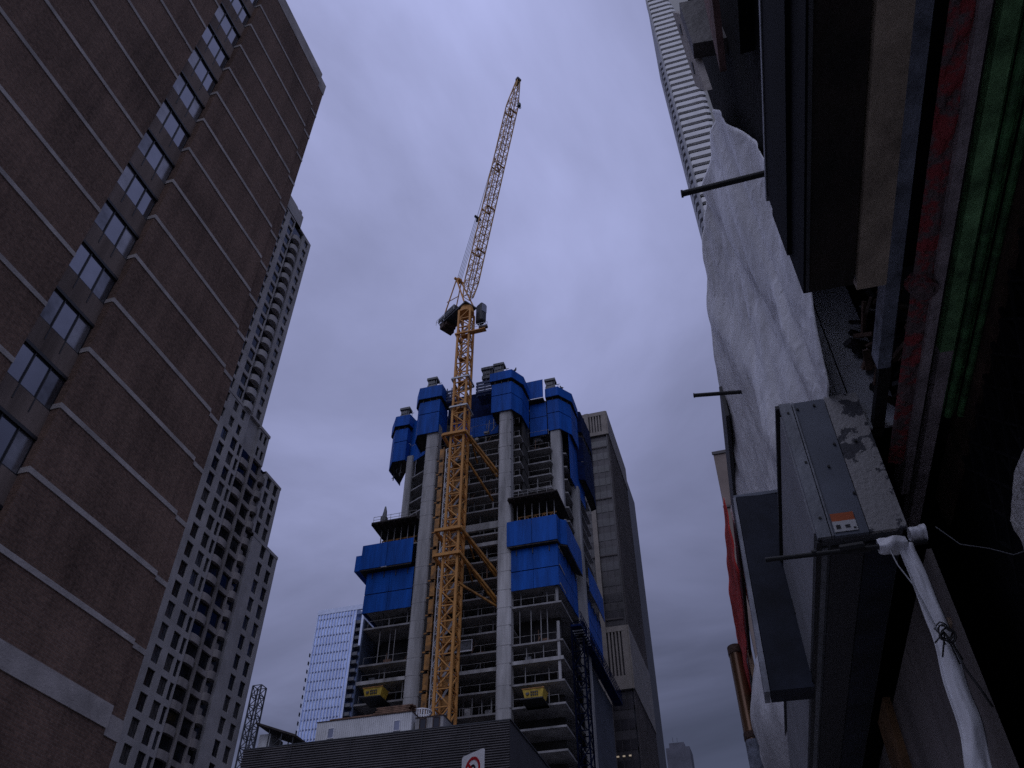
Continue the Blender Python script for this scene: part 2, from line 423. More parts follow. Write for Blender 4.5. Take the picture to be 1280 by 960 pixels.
# ------------------------------------------------------------------ far things at lower left
gt = thing('glass_tower', 'pale blue glass tower with side balconies behind the white site cabin', 'building', (-144, 262, 0))
gx0, gx1, gy = -151.6, -135.9, 250
MB().box(gx0, gx1, gy, gy+24, 0, 147.6).build('curtain_wall', M['glassblue'], gt)
mb = MB()
for k in range(14):
    x = gx0+(gx1-gx0)*k/13; mb.box(x-.24, x+.24, gy-.18, gy-.01, 0, 147.6)
mb.box(gx0-.1, gx1+3.3, gy-.25, gy+.6, 146.3, 148.2); mb.box(gx1+2.5, gx1+3.3, gy-.2, gy+18, 132, 146.3)
mb.build('mullion', M['mull'], gt)
mb = MB()
for k in range(30):
    for c0, c1 in ((.04,.46),(.5,.93)) if k % 2 else ((.04,.93),):
        mb.box(gx0+(gx1-gx0)*c0, gx0+(gx1-gx0)*c1, gy-.08, gy-.005, 144-3.35*k, 144.55-3.35*k)
mb.build('floor_line', M['mull_dk'], gt)
MB().box(gx1, gx1+3.0, gy+2.5, gy+22, 0, 146).build('side_wing', M['glassblue2'], gt)
for k in range(22):
    z = 141-3.05*k
    m = MB(); m.box(gx1, gx1+2.3, gy+.4, gy+2.4, z, z+.35); m.box(gx1, gx1+2.3, gy+.3, gy+.4, z, z+1.2); m.build('balcony', M['steel_md'], gt)
for k in range(16):
    z = 131-3.05*k
    m = MB(); m.box(gx0-1.6, gx0, gy+1, gy+4, z, z+.3); m.box(gx0-1.6, gx0-1.5, gy+1, gy+4, z+.3, z+1.3); m.build('balcony', M['steel_dk'], gt)

def lattice(mb, p0, p1, u, v, n, ch, br, taper=None, faces=(0,1,2,3), one=False):
    """four-chord lattice from p0 to p1, half-widths u and v (vectors)"""
    p0, p1, u, v = Vector(p0), Vector(p1), Vector(u), Vector(v)
    def cor(t):
        s = taper(t) if taper else 1
        c = p0.lerp(p1, t); return [c-u*s-v*s, c+u*s-v*s, c+u*s+v*s, c-u*s+v*s]
    pr = cor(0)
    for k in range(n):
        nx = cor((k+1)/n)
        for j in range(4): mb.beam(pr[j], nx[j], ch)
        for j in faces:
            a, b = j, (j+1) % 4
            mb.beam(nx[a], nx[b], br)
            if k % 2: mb.beam(pr[a], nx[b], br)
            else: mb.beam(pr[b], nx[a], br)
            if one is False and k == 0: mb.beam(pr[a], pr[b], br)
        pr = nx
m = MB(); lattice(m, (-170.3,250,0), (-170.3,250,121.5), (1.7,0,0), (0,1.7,0), 34, .42, .24)
tag(m.build('lattice_mast', M['steel_dk']), 'thin grey lattice mast rising beyond the ribbed grey building', 'mast')
tag(MB().box(-46.5,-35.5,400,412,0,137).box(-45,-38,402,408,137,139.8).box(-43,-42.8,401,401.2,139.8,142).box(-41,-40.8,401,401.2,139.8,141.5).build('distant_block', mat('dim grey block',(.13,.13,.155),.8,0,.2,.1)), 'small dim distant block low between office tower and tarped frontage', 'building')

# ------------------------------------------------------------------ ribbed dark building in front of the tower
CY = 73.6; CZ = 30.55
cb = thing('ribbed_building', 'low dark grey building clad in horizontal metal ribs below the crane', 'building', (-36.3, 85, 0))
m = MB(); nr = 92; pit = .225
prof = []
for k in range(nr):
    z = CZ-.12-k*pit
    prof += [(0, z), (-.14, z-.05), (-.14, z-.115), (0, z-.135)]
for k in range(len(prof)-1):
    (dy0, z0), (dy1, z1) = prof[k], prof[k+1]
    i = m.add([(-50.4, CY+dy0, z0), (-22.55, CY+dy0, z0), (-22.55, CY+dy1, z1), (-50.4, CY+dy1, z1)]); m.f.append([i, i+1, i+2, i+3])
m.build('ribbed_cladding', M['corr'], cb)
m = MB(); m.box(-50.4, -22.55, CY+.01, 97, 0, CZ-.12); m.build('body', M['corr_side'], cb)
for x in (-45.0,-38.6,-31.2,-26.4): MB().box(x-.03,x+.03,CY-.15,CY-.06,10,CZ-.12).build('panel_joint', M['corr_side'], cb)
m = MB(); m.box(-50.5, -22.45, CY-.12, CY+.5, CZ-.1, CZ); m.box(-22.7, -22.45, CY+.5, 97, CZ-.1, CZ); m.build('roof_trim', M['steel_dk'], cb)

rc = thing('roof_canopy', 'open rooftop canopy with dark sloping roof on the ribbed building', 'canopy', (-48.4, 78, CZ))
m = MB(); m.hexa([(-51.1,75.6,33.9),(-46.1,75.6,32.1),(-46.1,80,32.1),(-51.1,80,33.9),(-51.1,75.6,34.1),(-46.1,75.6,32.3),(-46.1,80,32.3),(-51.1,80,34.1)]); m.build('sloping_roof', M['deck'], rc)
m = MB()
for x in (-50.9,-49.3,-47.8,-46.4):
    for yy in (75.8,79.7): MB().beam((x,yy,CZ),(x,yy,33.8-(x+51)*.36),.1).build('post', M['steel_dk'], rc)
m.beam((-50.9,75.8,31.4),(-46.4,75.8,31.4),.07); m.beam((-49.3,75.8,CZ+.3),(-47.8,75.8,32.3),.07); m.build('cross_brace', M['steel_dk'], rc)
MB().box(-50.8,-49.5,76.4,79,CZ,33.0).build('side_panel', M['trailer'], rc)

def cabin(x0, x1, y0, z0, z1, label, winxs, m_, dark):
    c = thing('site_cabin', label, 'site cabin', ((x0+x1)/2, y0+1.2, z0), 'site cabins on the ribbed roof')
    w = MB(); n = int((x1-x0)/.22)
    for k in range(n):
        xa = x0+(x1-x0)*k/n; xb = x0+(x1-x0)*(k+1)/n
        w.box(xa, xb-.05, y0-.03, y0, z0, z1)
    w.box(x0, x1, y0, y0+2.4, z0, z1); w.build('wall', m_, c)
    MB().box(x0-.05, x1+.05, y0-.08, y0+2.5, z1, z1+.08).build('roof', M['rust'], c)
    for wx in winxs:
        f = MB(); a, b = wx-.36, wx+.36; zb = z0+.55; zt = z0+1.45
        f.box(a,b,y0-.1,y0-.02,zb-.06,zb); f.box(a,b,y0-.1,y0-.02,zt,zt+.06); f.box(a,a+.07,y0-.1,y0-.02,zb,zt); f.box(b-.07,b,y0-.1,y0-.02,zb,zt)
        o = f.build('window', M['white'] if not dark else M['rust'], c)
        MB().box(a+.07,b-.07,y0-.06,y0-.031,zb,zt).build('pane', M['pane'] if not dark else M['darkglass'], o)
    return c
cabin(-43.2,-32.9,74.6,CZ,32.75,'long off white corrugated site cabin with two small windows on the ribbed roof',(-41.5,-34.4),M['trailer'],False)
cabin(-32.6,-29.7,74.9,CZ,32.15,'short grey site cabin with two dark reddish windows beside the crane mast',(-31.8,-30.4),M['slab'],True)
def lumber(x0,x1,y,z,n,label):
    m = MB(); r = random.Random(int(x0*10))
    for k in range(n):
        for j in range(5):
            a = x0+r.uniform(0,.5); b = x1-r.uniform(0,.7)
            m.box(a,b,y+j*.32,y+j*.32+.28,z+k*.17,z+k*.17+.13)
    tag(m.build('lumber_stack', M['wood']), label, 'lumber', 'lumber stacked on the cabin roof')
lumber(-42.4,-37.0,75,32.84,2,'low long stack of brown boards at left of the cabin roof')
lumber(-37.6,-33.2,75.6,33.0,6,'tall stack of brown boards at right of the cabin roof, under the left yellow skip')
m = MB()
for k in range(9):
    a = math.pi*(1.15+.7*k/8); m.beam((-32.9+.9*math.cos(a),77.2+.9*math.sin(a),32.4),(-32.9+.9*math.cos(a),77.2+.9*math.sin(a),33.6),.12)
m.tube([(-32.9+.9*math.cos(math.pi*2*k/16),77.2+.9*math.sin(math.pi*2*k/16),33.65) for k in range(17)],.1,6)
m.tube([(-32.9+.9*math.cos(math.pi*2*k/16),77.2+.9*math.sin(math.pi*2*k/16),32.4) for k in range(17)],.1,6)
for p in (0,1,2,3): m.beam((-32.9+.9*math.cos(p*1.57+.8),77.2+.9*math.sin(p*1.57+.8),CZ),(-32.9+.9*math.cos(p*1.57+.8),77.2+.9*math.sin(p*1.57+.8),32.4),.1)
tag(m.build('round_guard_rail', M['white']), 'small round white guard rail at the foot of the left concrete column', 'railing')

# ------------------------------------------------------------------ construction tower
ct = thing('concrete_tower', 'unfinished concrete tower of bare slabs and tall round-edged columns wrapped in blue screens', 'building', (-37.5, 113, 0))
ZC = [42.44-2.85*k for k in range(14,0,-1)] + [42.44,45.4,48.35,50.88,53.75,56.42,59.16,62.1,65.07,69.74,74.18,76.85,79.7,82.34,84.98,87.79,90.6,93.4,96.2,99,101.6]
LOWP = [(-53,100.3),(-45.4,100.3),(-45.4,101.2),(-30.6,101.2),(-30.6,100.3),(-23.4,100.3),(-23.4,127),(-53,127)]
LOWP_OPEN = [(-45.4,101.2),(-30.6,101.2),(-30.6,108),(-25,112),(-24,127),(-53,127),(-50,108),(-45.4,108)]
UPP = [(-52,107.4),(-46,104.5),(-45.2,101.2),(-30.8,101.2),(-29.3,101.2),(-29.3,105.6),(-25.4,105.6),(-25,107.5),(-23.2,108),(-23.2,126),(-52,126)]
for z in ZC:
    if z < 34: continue
    P = LOWP if z < 70 else UPP
    if abs(z-53.75) < .1: P = LOWP_OPEN
    if z > 90: P = [(-50,110),(-44,107.5),(-31,107.5),(-25,110),(-23.6,112),(-23.6,125),(-50,125)]
    MB().prism(P, z-.25, z).build('slab', M['slab'], ct)
MB().prism(LOWP, 0, 34).build('podium', M['slab'], ct)
m = MB(); m.box(-48,-29,110,124,34,102); m.box(-29.6,-29.3,103,110,70,94); m.box(-50,-27,112,123,34,70); m.box(-52,-45,104.6,105,34,69); m.box(-30.5,-24.6,104.6,105,34,69); m.box(-51.5,-46,109.2,109.6,69.8,101); m.box(-45,-30.6,107,107.3,34,100); m.box(-29.2,-24,109.2,109.6,69.8,100); m.build('core', M['coredark'], ct)  # core plus added dark walls whose colour stands in for interior shade
# beams at transfer level
m = MB(); m.box(-45.4,-30.6,101.1,101.6,70.5,71.7); m.box(-45.4,-30.6,101.15,101.6,67.6,68.2); m.build('transfer_beam', M['concrete'], ct)
def column(x0,x1,y0,y1,z0,z1):
    m = MB(); c = .18
    P = [(x0+c,y0),(x1-c,y0),(x1,y0+c),(x1,y1),(x0,y1),(x0,y0+c)]
    m.prism(P,z0,z1)
    return m.build('column', M['concrete'], ct)
column(-45.55,-43.35,99.7,101.15,34,92.5); column(-32.55,-30.5,99.7,101.15,34,93)
column(-52.2,-50.9,106.6,107.9,70,92.5); column(-25.55,-23.75,106.6,108.0,69.8,92.5)
column(-23.55,-22.2,111.3,112.7,34,83)

for k in range(7):
    za, zb = ZC[14+k] if k else 34, ZC[15+k]-.25
    if k and k != 4: MB().box(-24.2,-23.85,100.4,100.75,za,zb).build('edge_post', M['concrete'], ct)
m = MB()
for z in [q+dz for q in range(40,92,4) for dz in (0,)]: pass
# joint lines: shallow collars at pour joints
for (x0,x1,y0) in ((-45.55,-43.35,99.7),(-32.55,-30.5,99.7)):
    for z in ZC:
        if 40 < z < 92: m.box(x0-.012,x1+.012,y0-.012,y0+1.0,z-.20,z-.14)
m.build('pour_joint', M['slab'], ct)
# inner posts and props behind the edge
ppm = MB().box(-.07,.07,-.07,.07,0,1).build('shoring_post', M['prop'], ct, local=True)
first = True; cnt = 0
rr = random.Random(3)
def post(x,y,z0,h,wd=1.):
    global first, cnt
    o = ppm if first else place(ppm, (0,0,0), ct)
    first = False; cnt += 1
    o.location = V(x,y,z0)-WL[ct]; o.scale = (wd,wd,h)
for zi in range(len(ZC)-1):
    z, h = ZC[zi], ZC[zi+1]-ZC[zi]-.25
    if z < 40 or z > 90: continue
    for x in (-41.5,-38.6,-35.9,-33.6):
        if cnt < 95: post(x+rr.uniform(-.6,.6), 101.6+rr.uniform(.2,2.5), z, h, rr.choice((.6,.8,1.3)))
    if z < 57:
        for x in ((-50.8,-49.2,-47.6,-46.3,-29.6,-28.4,-27.1,-25.6) if z == 50.88 else (-49.5,-46.6,-28.8,-26)):
            hh = h if z != 50.88 and abs(z-53.75) > .1 else (5.3 if z == 50.88 else 0)
            if hh and cnt < 98: post(x+rr.uniform(-.5,.5), 100.7+rr.uniform(0,.8), z, hh, rr.choice((.6,.8)))
# stored materials on the open floors
rq = random.Random(21)
for zi, z in enumerate(ZC):
    if z < 40 or z > 91 or abs(z-53.75) < .1: continue
    m = MB()
    zones = [(-43,-33,101.6,105)] + ([(-52,-46,100.8,103.8),(-30,-24.8,100.8,103.8)] if z < 58 else ([(-29,-25.8,105.9,108)] if z > 73 else []))
    for x0,x1,y0,y1 in zones:
        for k in range(int((x1-x0)*1.1)):
            x = rq.uniform(x0,x1-1); y = rq.uniform(y0,y1); t = rq.random()
            if t < .45: m.box(x,x+rq.uniform(.4,1.3),y,y+rq.uniform(.3,.9),z,z+rq.uniform(.3,1.2))
            elif t < .8: m.beam((x,y,z),(x+rq.uniform(-.15,.15),y,z+2.45),rq.uniform(.06,.14))
            else: m.beam((x,y,z+.05),(x+rq.uniform(.6,1.2),y+.3,z+rq.uniform(.8,2.2)),.09)
    kind(m.build('stored_material', M[('steel_md','wood','prop','steel_dk')[zi%4]], ct), 'stuff')
# edge rails per floor
for z in ZC:
    if z < 41 or z > 91: continue
    segs = [(-43.3,-32.6,101.3)]
    if z < 58 and abs(z-53.75) > .1: segs += [(-52.4,-45.6,100.4),(-30.4,-24.3,100.4)]
    if z > 73: segs = [(-43.3,-32.6,101.3),(-29.2,-25.6,105.7),(-30.4,-29.5,101.3)]
    for a,b,y in segs:
        m = MB()
        for hh in (1.05,): m.beam((a,y,z+hh),(b,y,z+hh),.035)
        n = max(1,int((b-a)/2.6))
        for k in range(n+1): m.beam((a+(b-a)*k/n,y,z),(a+(b-a)*k/n,y,z+1.1),.04)
        m.build('edge_rail', M['prop'], ct)
# square pockets in one slab edge, left and right wings and centre
m = MB()
for a,b,y in ((-52.5,-45.6,100.29),(-30.2,-24,100.29),(-42.8,-33,101.19)):
    for k in range(9):
        x = a+(b-a)*(k+.5)/9; m.box(x-.13,x+.13,y-.012,y+.05,48.16,48.3)
m.build('edge_pocket', M['darkframe'], ct)
m = MB()
for a,b,y in ((-53.05,-45.5,100.25),(-30.5,-23.4,100.25),(-43.2,-32.7,101.15)):
    m.box(a,b,y-.02,y+.03,48.0,48.5)
m.build('pocket_edge_beam', M['concrete'], ct)
# cladding glass already hung on the left wing's flank
MB().box(-53.25,-53.05,100.4,118,44,58).build('flank_glazing', M['glassblue2'], ct)
m = MB(); m.box(-34.6,-33.0,101.9,102.3,65.2,65.9); m.box(-40.2,-36.6,100.9,101.1,51.1,52.6); m.build('pallet_load', M['steel_md'], ct)
m = MB(); m.beam((-40.2,100.8,51.15),(-36.4,100.8,51.15),.16); m.beam((-40.2,100.8,52.7),(-36.4,100.8,52.7),.08); m.beam((-36.4,100.8,51.1),(-36.4,100.8,52.7),.08); m.build('loading_gate', M['white'], ct)

# --- decks and yellow formwork over the two wings
def deck_thing(x0,x1,y0,y1,label,extra):
    d = thing('formwork_deck', label, 'deck', ((x0+x1)/2,(y0+y1)/2,69.75), 'overhanging formwork decks on the wings')
    m = MB(); m.box(x0,x1,y0,y1,73.55,73.78)
    n = int((x1-x0)/.9)
    for k in range(n+1):
        x = x0+(x1-x0)*k/n; m.box(x-.07,x+.07,y0+.1,y1,73.35,73.55)
    m.build('deck_board', M['deck'], d)
    m = MB()
    for k in range(6):
        x = x0+1+(x1-x0-2)*k/5; m.beam((x,y0+1.9,69.75),(x,y0+1.9,73.35),.12)
    m.build('prop', M['prop'], d)
    m = MB()
    for zz in (70.4,71.5): m.beam((x0+1,y0+2.4,zz),(x1-.8,y0+2.4,zz),.16)
    n = 9
    for k in range(n):
        xa = x0+1+(x1-x0-1.8)*k/n; xb = x0+1+(x1-x0-1.8)*(k+1)/n
        m.beam((xa,y0+2.4,70.4 if k%2 else 71.5),(xb,y0+2.4,71.5 if k%2 else 70.4),.12)
    m.build('lattice_girder', M['yellow_dk'], d)
    m = MB()
    for hh in (.5,1.05): m.beam((x0+.2,y0+.2,73.78+hh),(x1-.2,y0+.2,73.78+hh),.05)
    for k in range(6): m.beam((x0+.2+(x1-x0-.4)*k/5,y0+.2,73.78),(x0+.2+(x1-x0-.4)*k/5,y0+.2,74.9),.05)
    m.build('guard_rail', M['prop'], d)
    return d
deck_thing(-53.3,-45.6,98.9,106,'dark overhanging formwork deck above the left blue screen',None)
deck_thing(-30.7,-22.9,98.7,106.5,'dark overhanging formwork deck above the right blue screen',None)
m = MB(); m.box(-52.2,-51.3,99.6,100.4,73.8,75.2); m.tube([(-51.75,100,75.2),(-51.7,100,76.2),(-51.75,100,77.2)],[.42,.3,.12],8)
tag(m.build('wrapped_column_rebar', M['steel_md']), 'grey wrapped bundle standing at the left corner of the left formwork deck', 'bundle')

# --- blue screens
def offset_poly(P, d):
    c = Vector((sum(p[0] for p in P)/len(P), sum(p[1] for p in P)/len(P)))
    out = []
    for p in P:
        v = (Vector(p)-c); out.append(tuple(Vector(p)+v.normalized()*d))
    return out
def panels(parent, P, z0, z1, split=99, gap=.05, mt='blue'):
    for k in range(len(P)-1):
        a, b = Vector((*P[k],0)), Vector((*P[k+1],0)); L = (b-a).length
        n = max(1, int(round(L/split))); nrm = Vector(((b-a).y, -(b-a).x, 0)).normalized()*-.1
        for j in range(n):
            p = a.lerp(b, j/n); q = a.lerp(b, (j+1)/n); d = (q-p).normalized()*gap/2
            p = p+d; q = q-d
            m = MB(); m.slab_pts([V(p.x,p.y,z0),V(q.x,q.y,z0),V(q.x,q.y,z1),V(p.x,p.y,z1)], nrm)
            m.build('screen_panel', M[mt], parent)
def pod(label, P, zs=(92.6,96.6,99.7,100.35,102.2), up=.4, bm='blue'):
    c = (sum(p[0] for p in P)/len(P), sum(p[1] for p in P)/len(P))
    t = thing('climbing_screen', label, 'screen', (c[0],c[1],zs[0]), 'blue climbing screens round the tower')
    U = offset_poly(P, up)
    panels(t, P, zs[0], zs[1]-.08, mt=bm); panels(t, P, zs[1]+.08, zs[2], mt=bm); panels(t, U, zs[3], zs[4], mt=bm)
    m = MB(); m.prism(offset_poly(P,-.15), zs[0]+.25, zs[0]+.4); m.build('bottom_deck', M['deck'], t)
    m = MB(); m.prism(offset_poly(U,-.12), zs[3]-.05, zs[3]+.2); m.prism(offset_poly(P,-.14), zs[2]-.5, zs[2]-.3); m.prism(offset_poly(P,-.3), zs[2]-.3, zs[3]-.05); m.build('working_deck', M['deck'], t)
    m = MB()
    for k in range(len(U)-1):
        a, b = Vector((*P[k],0)), Vector((*P[k+1],0)); n = max(1,int((b-a).length/1.2))
        for j in range(n): 
            p = a.lerp(b,(j+.5)/n); MB().beam((p.x,p.y,zs[2]-.1),(p.x,p.y,zs[3]+.1),.1).build('bracket', M['steel_dk'], t)
    return t
A = [(-56.4,113.5),(-56.5,108.6),(-54.9,106.3),(-52.4,106.3),(-52.1,108.2)]
B = [(-48.5,104.5),(-48.3,101.2),(-47.2,99.4),(-43.4,99.4),(-43.3,103)]
C = [(-34.0,103),(-33.9,99.4),(-30.3,99.4),(-29.1,101.6),(-28.9,105.4)]
D = [(-25.9,109),(-25.8,106.4),(-23.7,106.4),(-22.1,108.7),(-21.9,113)]
E_ = [(-22.6,113.5),(-21.4,114.2),(-21.2,120),(-21.5,123.5),(-22.6,124)]
pA = pod('blue climbing screen at the far left corner, lowest in view of the row', A, (91.6,96.0,99.0,99.6,102.0))
for (x,y,z0) in ((-55.4,108.6,89.2),(-54.4,107.6,90.0),(-53.4,107.0,88.6)):
    m = MB(); m.beam((x,y,z0),(x+.15,y,91.9),.14); m.beam((x-.3,y,z0+.5),(x+.4,y,z0+.9),.1); m.build('hanging_bracket', M['steel_dk'], pA)
pB = pod('blue climbing screen atop the left concrete column beside the crane mast', B, (90.6,95.1,97.9,98.5,101.2))
pC = pod('tallest blue climbing screen, atop the middle concrete column', C, (92.3,96.0,98.7,99.3,101.2))
pD = pod('blue climbing screen atop the right concrete column', D, (92.0,95.9,98.9,99.5,101.5))
pE = pod('dark side climbing screen on the right flank against the brown office tower', E_, (86,90,95.5,96.5,101.4), .3, 'blue_dk')  # dark mesh side; the navy also carries the shade of facing away
def flat_screen(label, P, tiers, split=3, deckz=None):
    c = (sum(p[0] for p in P)/len(P), sum(p[1] for p in P)/len(P))
    t = thing('protection_screen', label, 'screen', (c[0],c[1],tiers[0][0]), 'flat blue screens between the climbing screens')
    for z0,z1,out in tiers: panels(t, offset_poly(P,out) if out else P, z0, z1, split)
    return t
s1 = flat_screen('flat blue screen recessed between the two left climbing screens', [(-52.0,107.4),(-46.8,104.6)], [(91.2,95.2,0),(95.35,101.0,0)], 2.9)
s2 = flat_screen('flat blue screen recessed behind the crane mast', [(-43.0,104.2),(-34.1,104.2)], [(91.8,96.2,0)], 2.4)
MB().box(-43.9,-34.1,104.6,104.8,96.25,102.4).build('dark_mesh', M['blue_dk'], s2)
m = MB()
for k in range(4):
    z = 98.5+k*.72; m.box(-43.2,-41.0,101.0,101.15,z,z+.45); m.box(-37.4,-34.1,101.0,101.15,z+.5,z+1.0)
m.box(-42.9,-41.2,101.3,103.5,98.3,98.5); m.box(-37.2,-34.3,101.3,103.9,98.6,98.8)
for x in (-43.0,-42.1,-41.2,-37.2,-35.8,-34.4): m.beam((x,101.3,98.3),(x,101.3,101.9),.14)
m.build('edge_slat', mat('slate blue slat',(.035,.055,.13),.7,0,.2,1), s2)
s3 = flat_screen('flat blue screen between the tallest and the right climbing screens', [(-29.0,106.2),(-25.9,106.2)], [(91.2,95.2,0),(95.35,98.4,0)], 9)
m = MB(); m.slab_pts([(-29.5,105.2,99.0),(-26.2,105.2,99.0),(-26.2,105.2,103.2),(-29.5,105.2,103.2)],(0,.1,0)); m.build('screen_panel', M['blue'], s3)
m = MB(); m.box(-29.4,-26.2,105.35,106.8,98.7,98.95); m.build('working_deck', M['deck'], s3)
s4 = flat_screen('flat blue screen on the right flank below the side climbing screen', [(-22.6,108.2),(-22.4,118)], [(82.5,92.3,0)], 5)
def wing(label, P, Pu):
    c = (sum(p[0] for p in P)/len(P), sum(p[1] for p in P)/len(P))
    t = thing('wing_screen', label, 'screen', (c[0],c[1],58.6), 'three tier blue screens on the lower wings')
    panels(t, P, 58.65, 61.55, 3.9); panels(t, P, 61.7, 65.2, 3.9); panels(t, Pu, 65.55, 69.75, 3.9)
    m = MB(); q = [P[0]]+list(P[1:]); 
    m2 = MB()
    for k in range(len(P)-1):
        a, b = Vector((*P[k],0)), Vector((*P[k+1],0)); n = max(1,int((b-a).length/1.9)); nn = Vector(((b-a).y,-(b-a).x,0)).normalized()
        for j in range(n):
            p = a.lerp(b,(j+.5)/n)+nn*.06; MB().box(p.x-.06,p.x+.06,p.y-.06,p.y+.06,64.2,65.4).build('bracket', M['steel_dk'], t)
    inn = offset_poly(Pu,-.1); m.prism(inn if len(inn) > 3 else inn, 65.3, 65.5); m.build('working_deck', M['deck'], t)
    return t
wL = wing('three tier blue screen on the left wing, below the left formwork deck', [(-53.4,112),(-53.4,99.9),(-45.7,99.9)], [(-54.3,112),(-54.3,99.0),(-45.8,99.0)])
m = MB(); m.slab_pts([(-55.3,99.2,65.5),(-54.4,99.2,65.5),(-54.4,99.2,68.2),(-55.3,99.2,68.2)],(0,8,0)); m.build('screen_panel', M['blue'], wL)
wing('three tier blue screen on the right wing, wrapping its corner', [(-30.9,99.9),(-23.5,99.9),(-23.2,110.5)], [(-31.0,99.2),(-23.3,99.2),(-23.2,100.6),(-22.3,101.2),(-22.2,110.5)])
wing('small blue screen low on the right flank in front of the office tower', [(-22.9,115.5),(-22.9,126.5)], [(-22.2,115.5),(-22.1,120),(-22.2,126.5)])

# pumps / winches on top
def pump(x,y,z,s,label):
    m = MB(); m.box(x-.9*s,x+.9*s,y-.7,y+.7,z,z+.7*s); m.box(x-.75*s,x+.5*s,y-.6,y+.6,z+.95*s,z+1.7*s)
    m.box(x-1.05*s,x+.95*s,y-.75,y+.75,z+1.95*s,z+2.5*s); m.box(x-.8*s,x+.3*s,y-.5,y+.5,z+2.5*s,z+2.75*s)
    for dx in (-.75,-.2,.35,.75): m.beam((x+dx*s,y-.5,z-.8),(x+dx*s,y-.5,z+2.2*s),.16)
    m.beam((x+1.4*s,y-.3,z-.8),(x+1.4*s,y-.3,z+1.1*s),.1); m.beam((x+.8*s,y-.3,z+1.0*s),(x+1.8*s,y-.3,z+1.0*s),.1)
    tag(m.build('hydraulic_pump', M['steel_md'], bevel=.05), label, 'pump unit', 'pump units atop the screens')
pump(-45.6,100.8,101.9,1.0,'grey pump unit atop the left climbing screen beside the crane mast')
pump(-53.8,107.6,102.4,1.0,'grey pump unit atop the far left climbing screen')
pump(-32.9,100.8,102.0,1.0,'grey pump unit atop the tallest climbing screen')
pump(-25.2,107.4,102.0,1.0,'grey pump unit atop the right climbing screen')
pump(-35.6,102.4,102.9,1.15,'dark pump unit above the recessed screen, right of the crane mast')

# workers standing on the screens: one continuous skinned body, hard hat on top
def worker(x,y,z,lean,label):
    t = thing('person', label, 'person', (x,y,z), None)
    J = [(0,0,.95,.15),(0,0,1.15,.16),(lean*.15,0,1.42,.17),(lean*.25,-.02,1.58,.06),(lean*.3,-.04,1.70,.105),
         (-.1,0,.9,.11),(-.12,.02,.5,.08),(-.13,0,.06,.06),(-.13,-.14,.04,.05),
         (.1,0,.9,.11),(.12,-.05,.5,.08),(.13,0,.06,.06),(.13,-.14,.04,.05),
         (-.22+lean*.15,0,1.40,.07),(-.30,-.08,1.12,.05),(-.24,-.3,1.02,.04),
         (.22+lean*.15,0,1.40,.07),(.32,-.1,1.14,.05),(.26,-.32,1.08,.04)]
    Ed = [(0,1),(1,2),(2,3),(3,4),(0,5),(5,6),(6,7),(7,8),(0,9),(9,10),(10,11),(11,12),(2,13),(13,14),(14,15),(2,16),(16,17),(17,18)]
    me = bpy.data.meshes.new('body'); me.from_pydata([(a,b,c) for a,b,c,_ in J], Ed, [])
    o = bpy.data.objects.new('body', me); COL.objects.link(o); o.parent = t; me.materials.append(M['workwear'])
    sk = o.modifiers.new('skin','SKIN')
    for i, v in enumerate(me.skin_vertices[0].data): v.radius = (J[i][3],)*2; v.use_root = (i == 0)
    o.modifiers.new('sub','SUBSURF').levels = 1
    m = MB(); m.tube([(lean*.3,-.04,1.74),(lean*.3,-.04,1.80),(lean*.3,-.04,1.87)],[.14,.13,.05],10); m.build('hard_hat', M['hat'], t, local=True, smooth=True)
worker(-30.1,100.5,100.9,1,'tiny worker in dark clothes standing on the tallest climbing screen')
worker(-23.2,107.6,101.1,-1,'tiny worker in dark clothes standing on the right climbing screen')

# --- yellow skips
def skip(x,y,z,label):
    t = thing('waste_skip', label, 'skip', (x,y,z), 'yellow skips on the slab edges')
    m = MB(); m.hexa([(x-1.1,y-.8,z),(x+1.1,y-.8,z),(x+1.1,y+.9,z),(x-1.1,y+.9,z),(x-1.4,y-1.0,z+1.25),(x+1.4,y-1.0,z+1.25),(x+1.4,y+1.1,z+1.25),(x-1.4,y+1.1,z+1.25)])
    m.build('body', M['skipyel'], t)
    m = MB()
    for (a,b,c,d) in ((x-1.45,x+1.45,y-1.05,y-.98),(x-1.45,x+1.45,y+1.08,y+1.15)): m.box(a,b,c,d,z+1.2,z+1.32)
    m.build('rim', M['yellow_dk'], t)
    m = MB(); yy = y-.93
    m.tube([(x-.75,yy-.03,z+.72),(x-.75,yy+.05,z+.70)],.24,12)
    for row,(zz,ws) in enumerate(((.82,(.22,.2,.24,.2)),(.5,(.24,.2,.22,.18)))):
        xx = x-.35
        for wd in ws:
            m.box(xx,xx+wd*.85,y-1.0+(.0 if row==0 else .045),y-.85,z+zz-.1,z+zz+.1); xx += wd+.05
    m.build('printed_mark', M['steel_dk'], t)
    m = MB(); m.box(x-1.6,x+1.3,y-1.3,y+2.2,z-.16,z-.02); m.build('platform', M['darkframe'], t)
skip(-27.0,98.9,42.35,'yellow waste skip on the right wing slab edge, left of the grey corner post')
skip(-49.2,98.9,45.15,'yellow waste skip on the left wing slab edge, above the lumber stack')

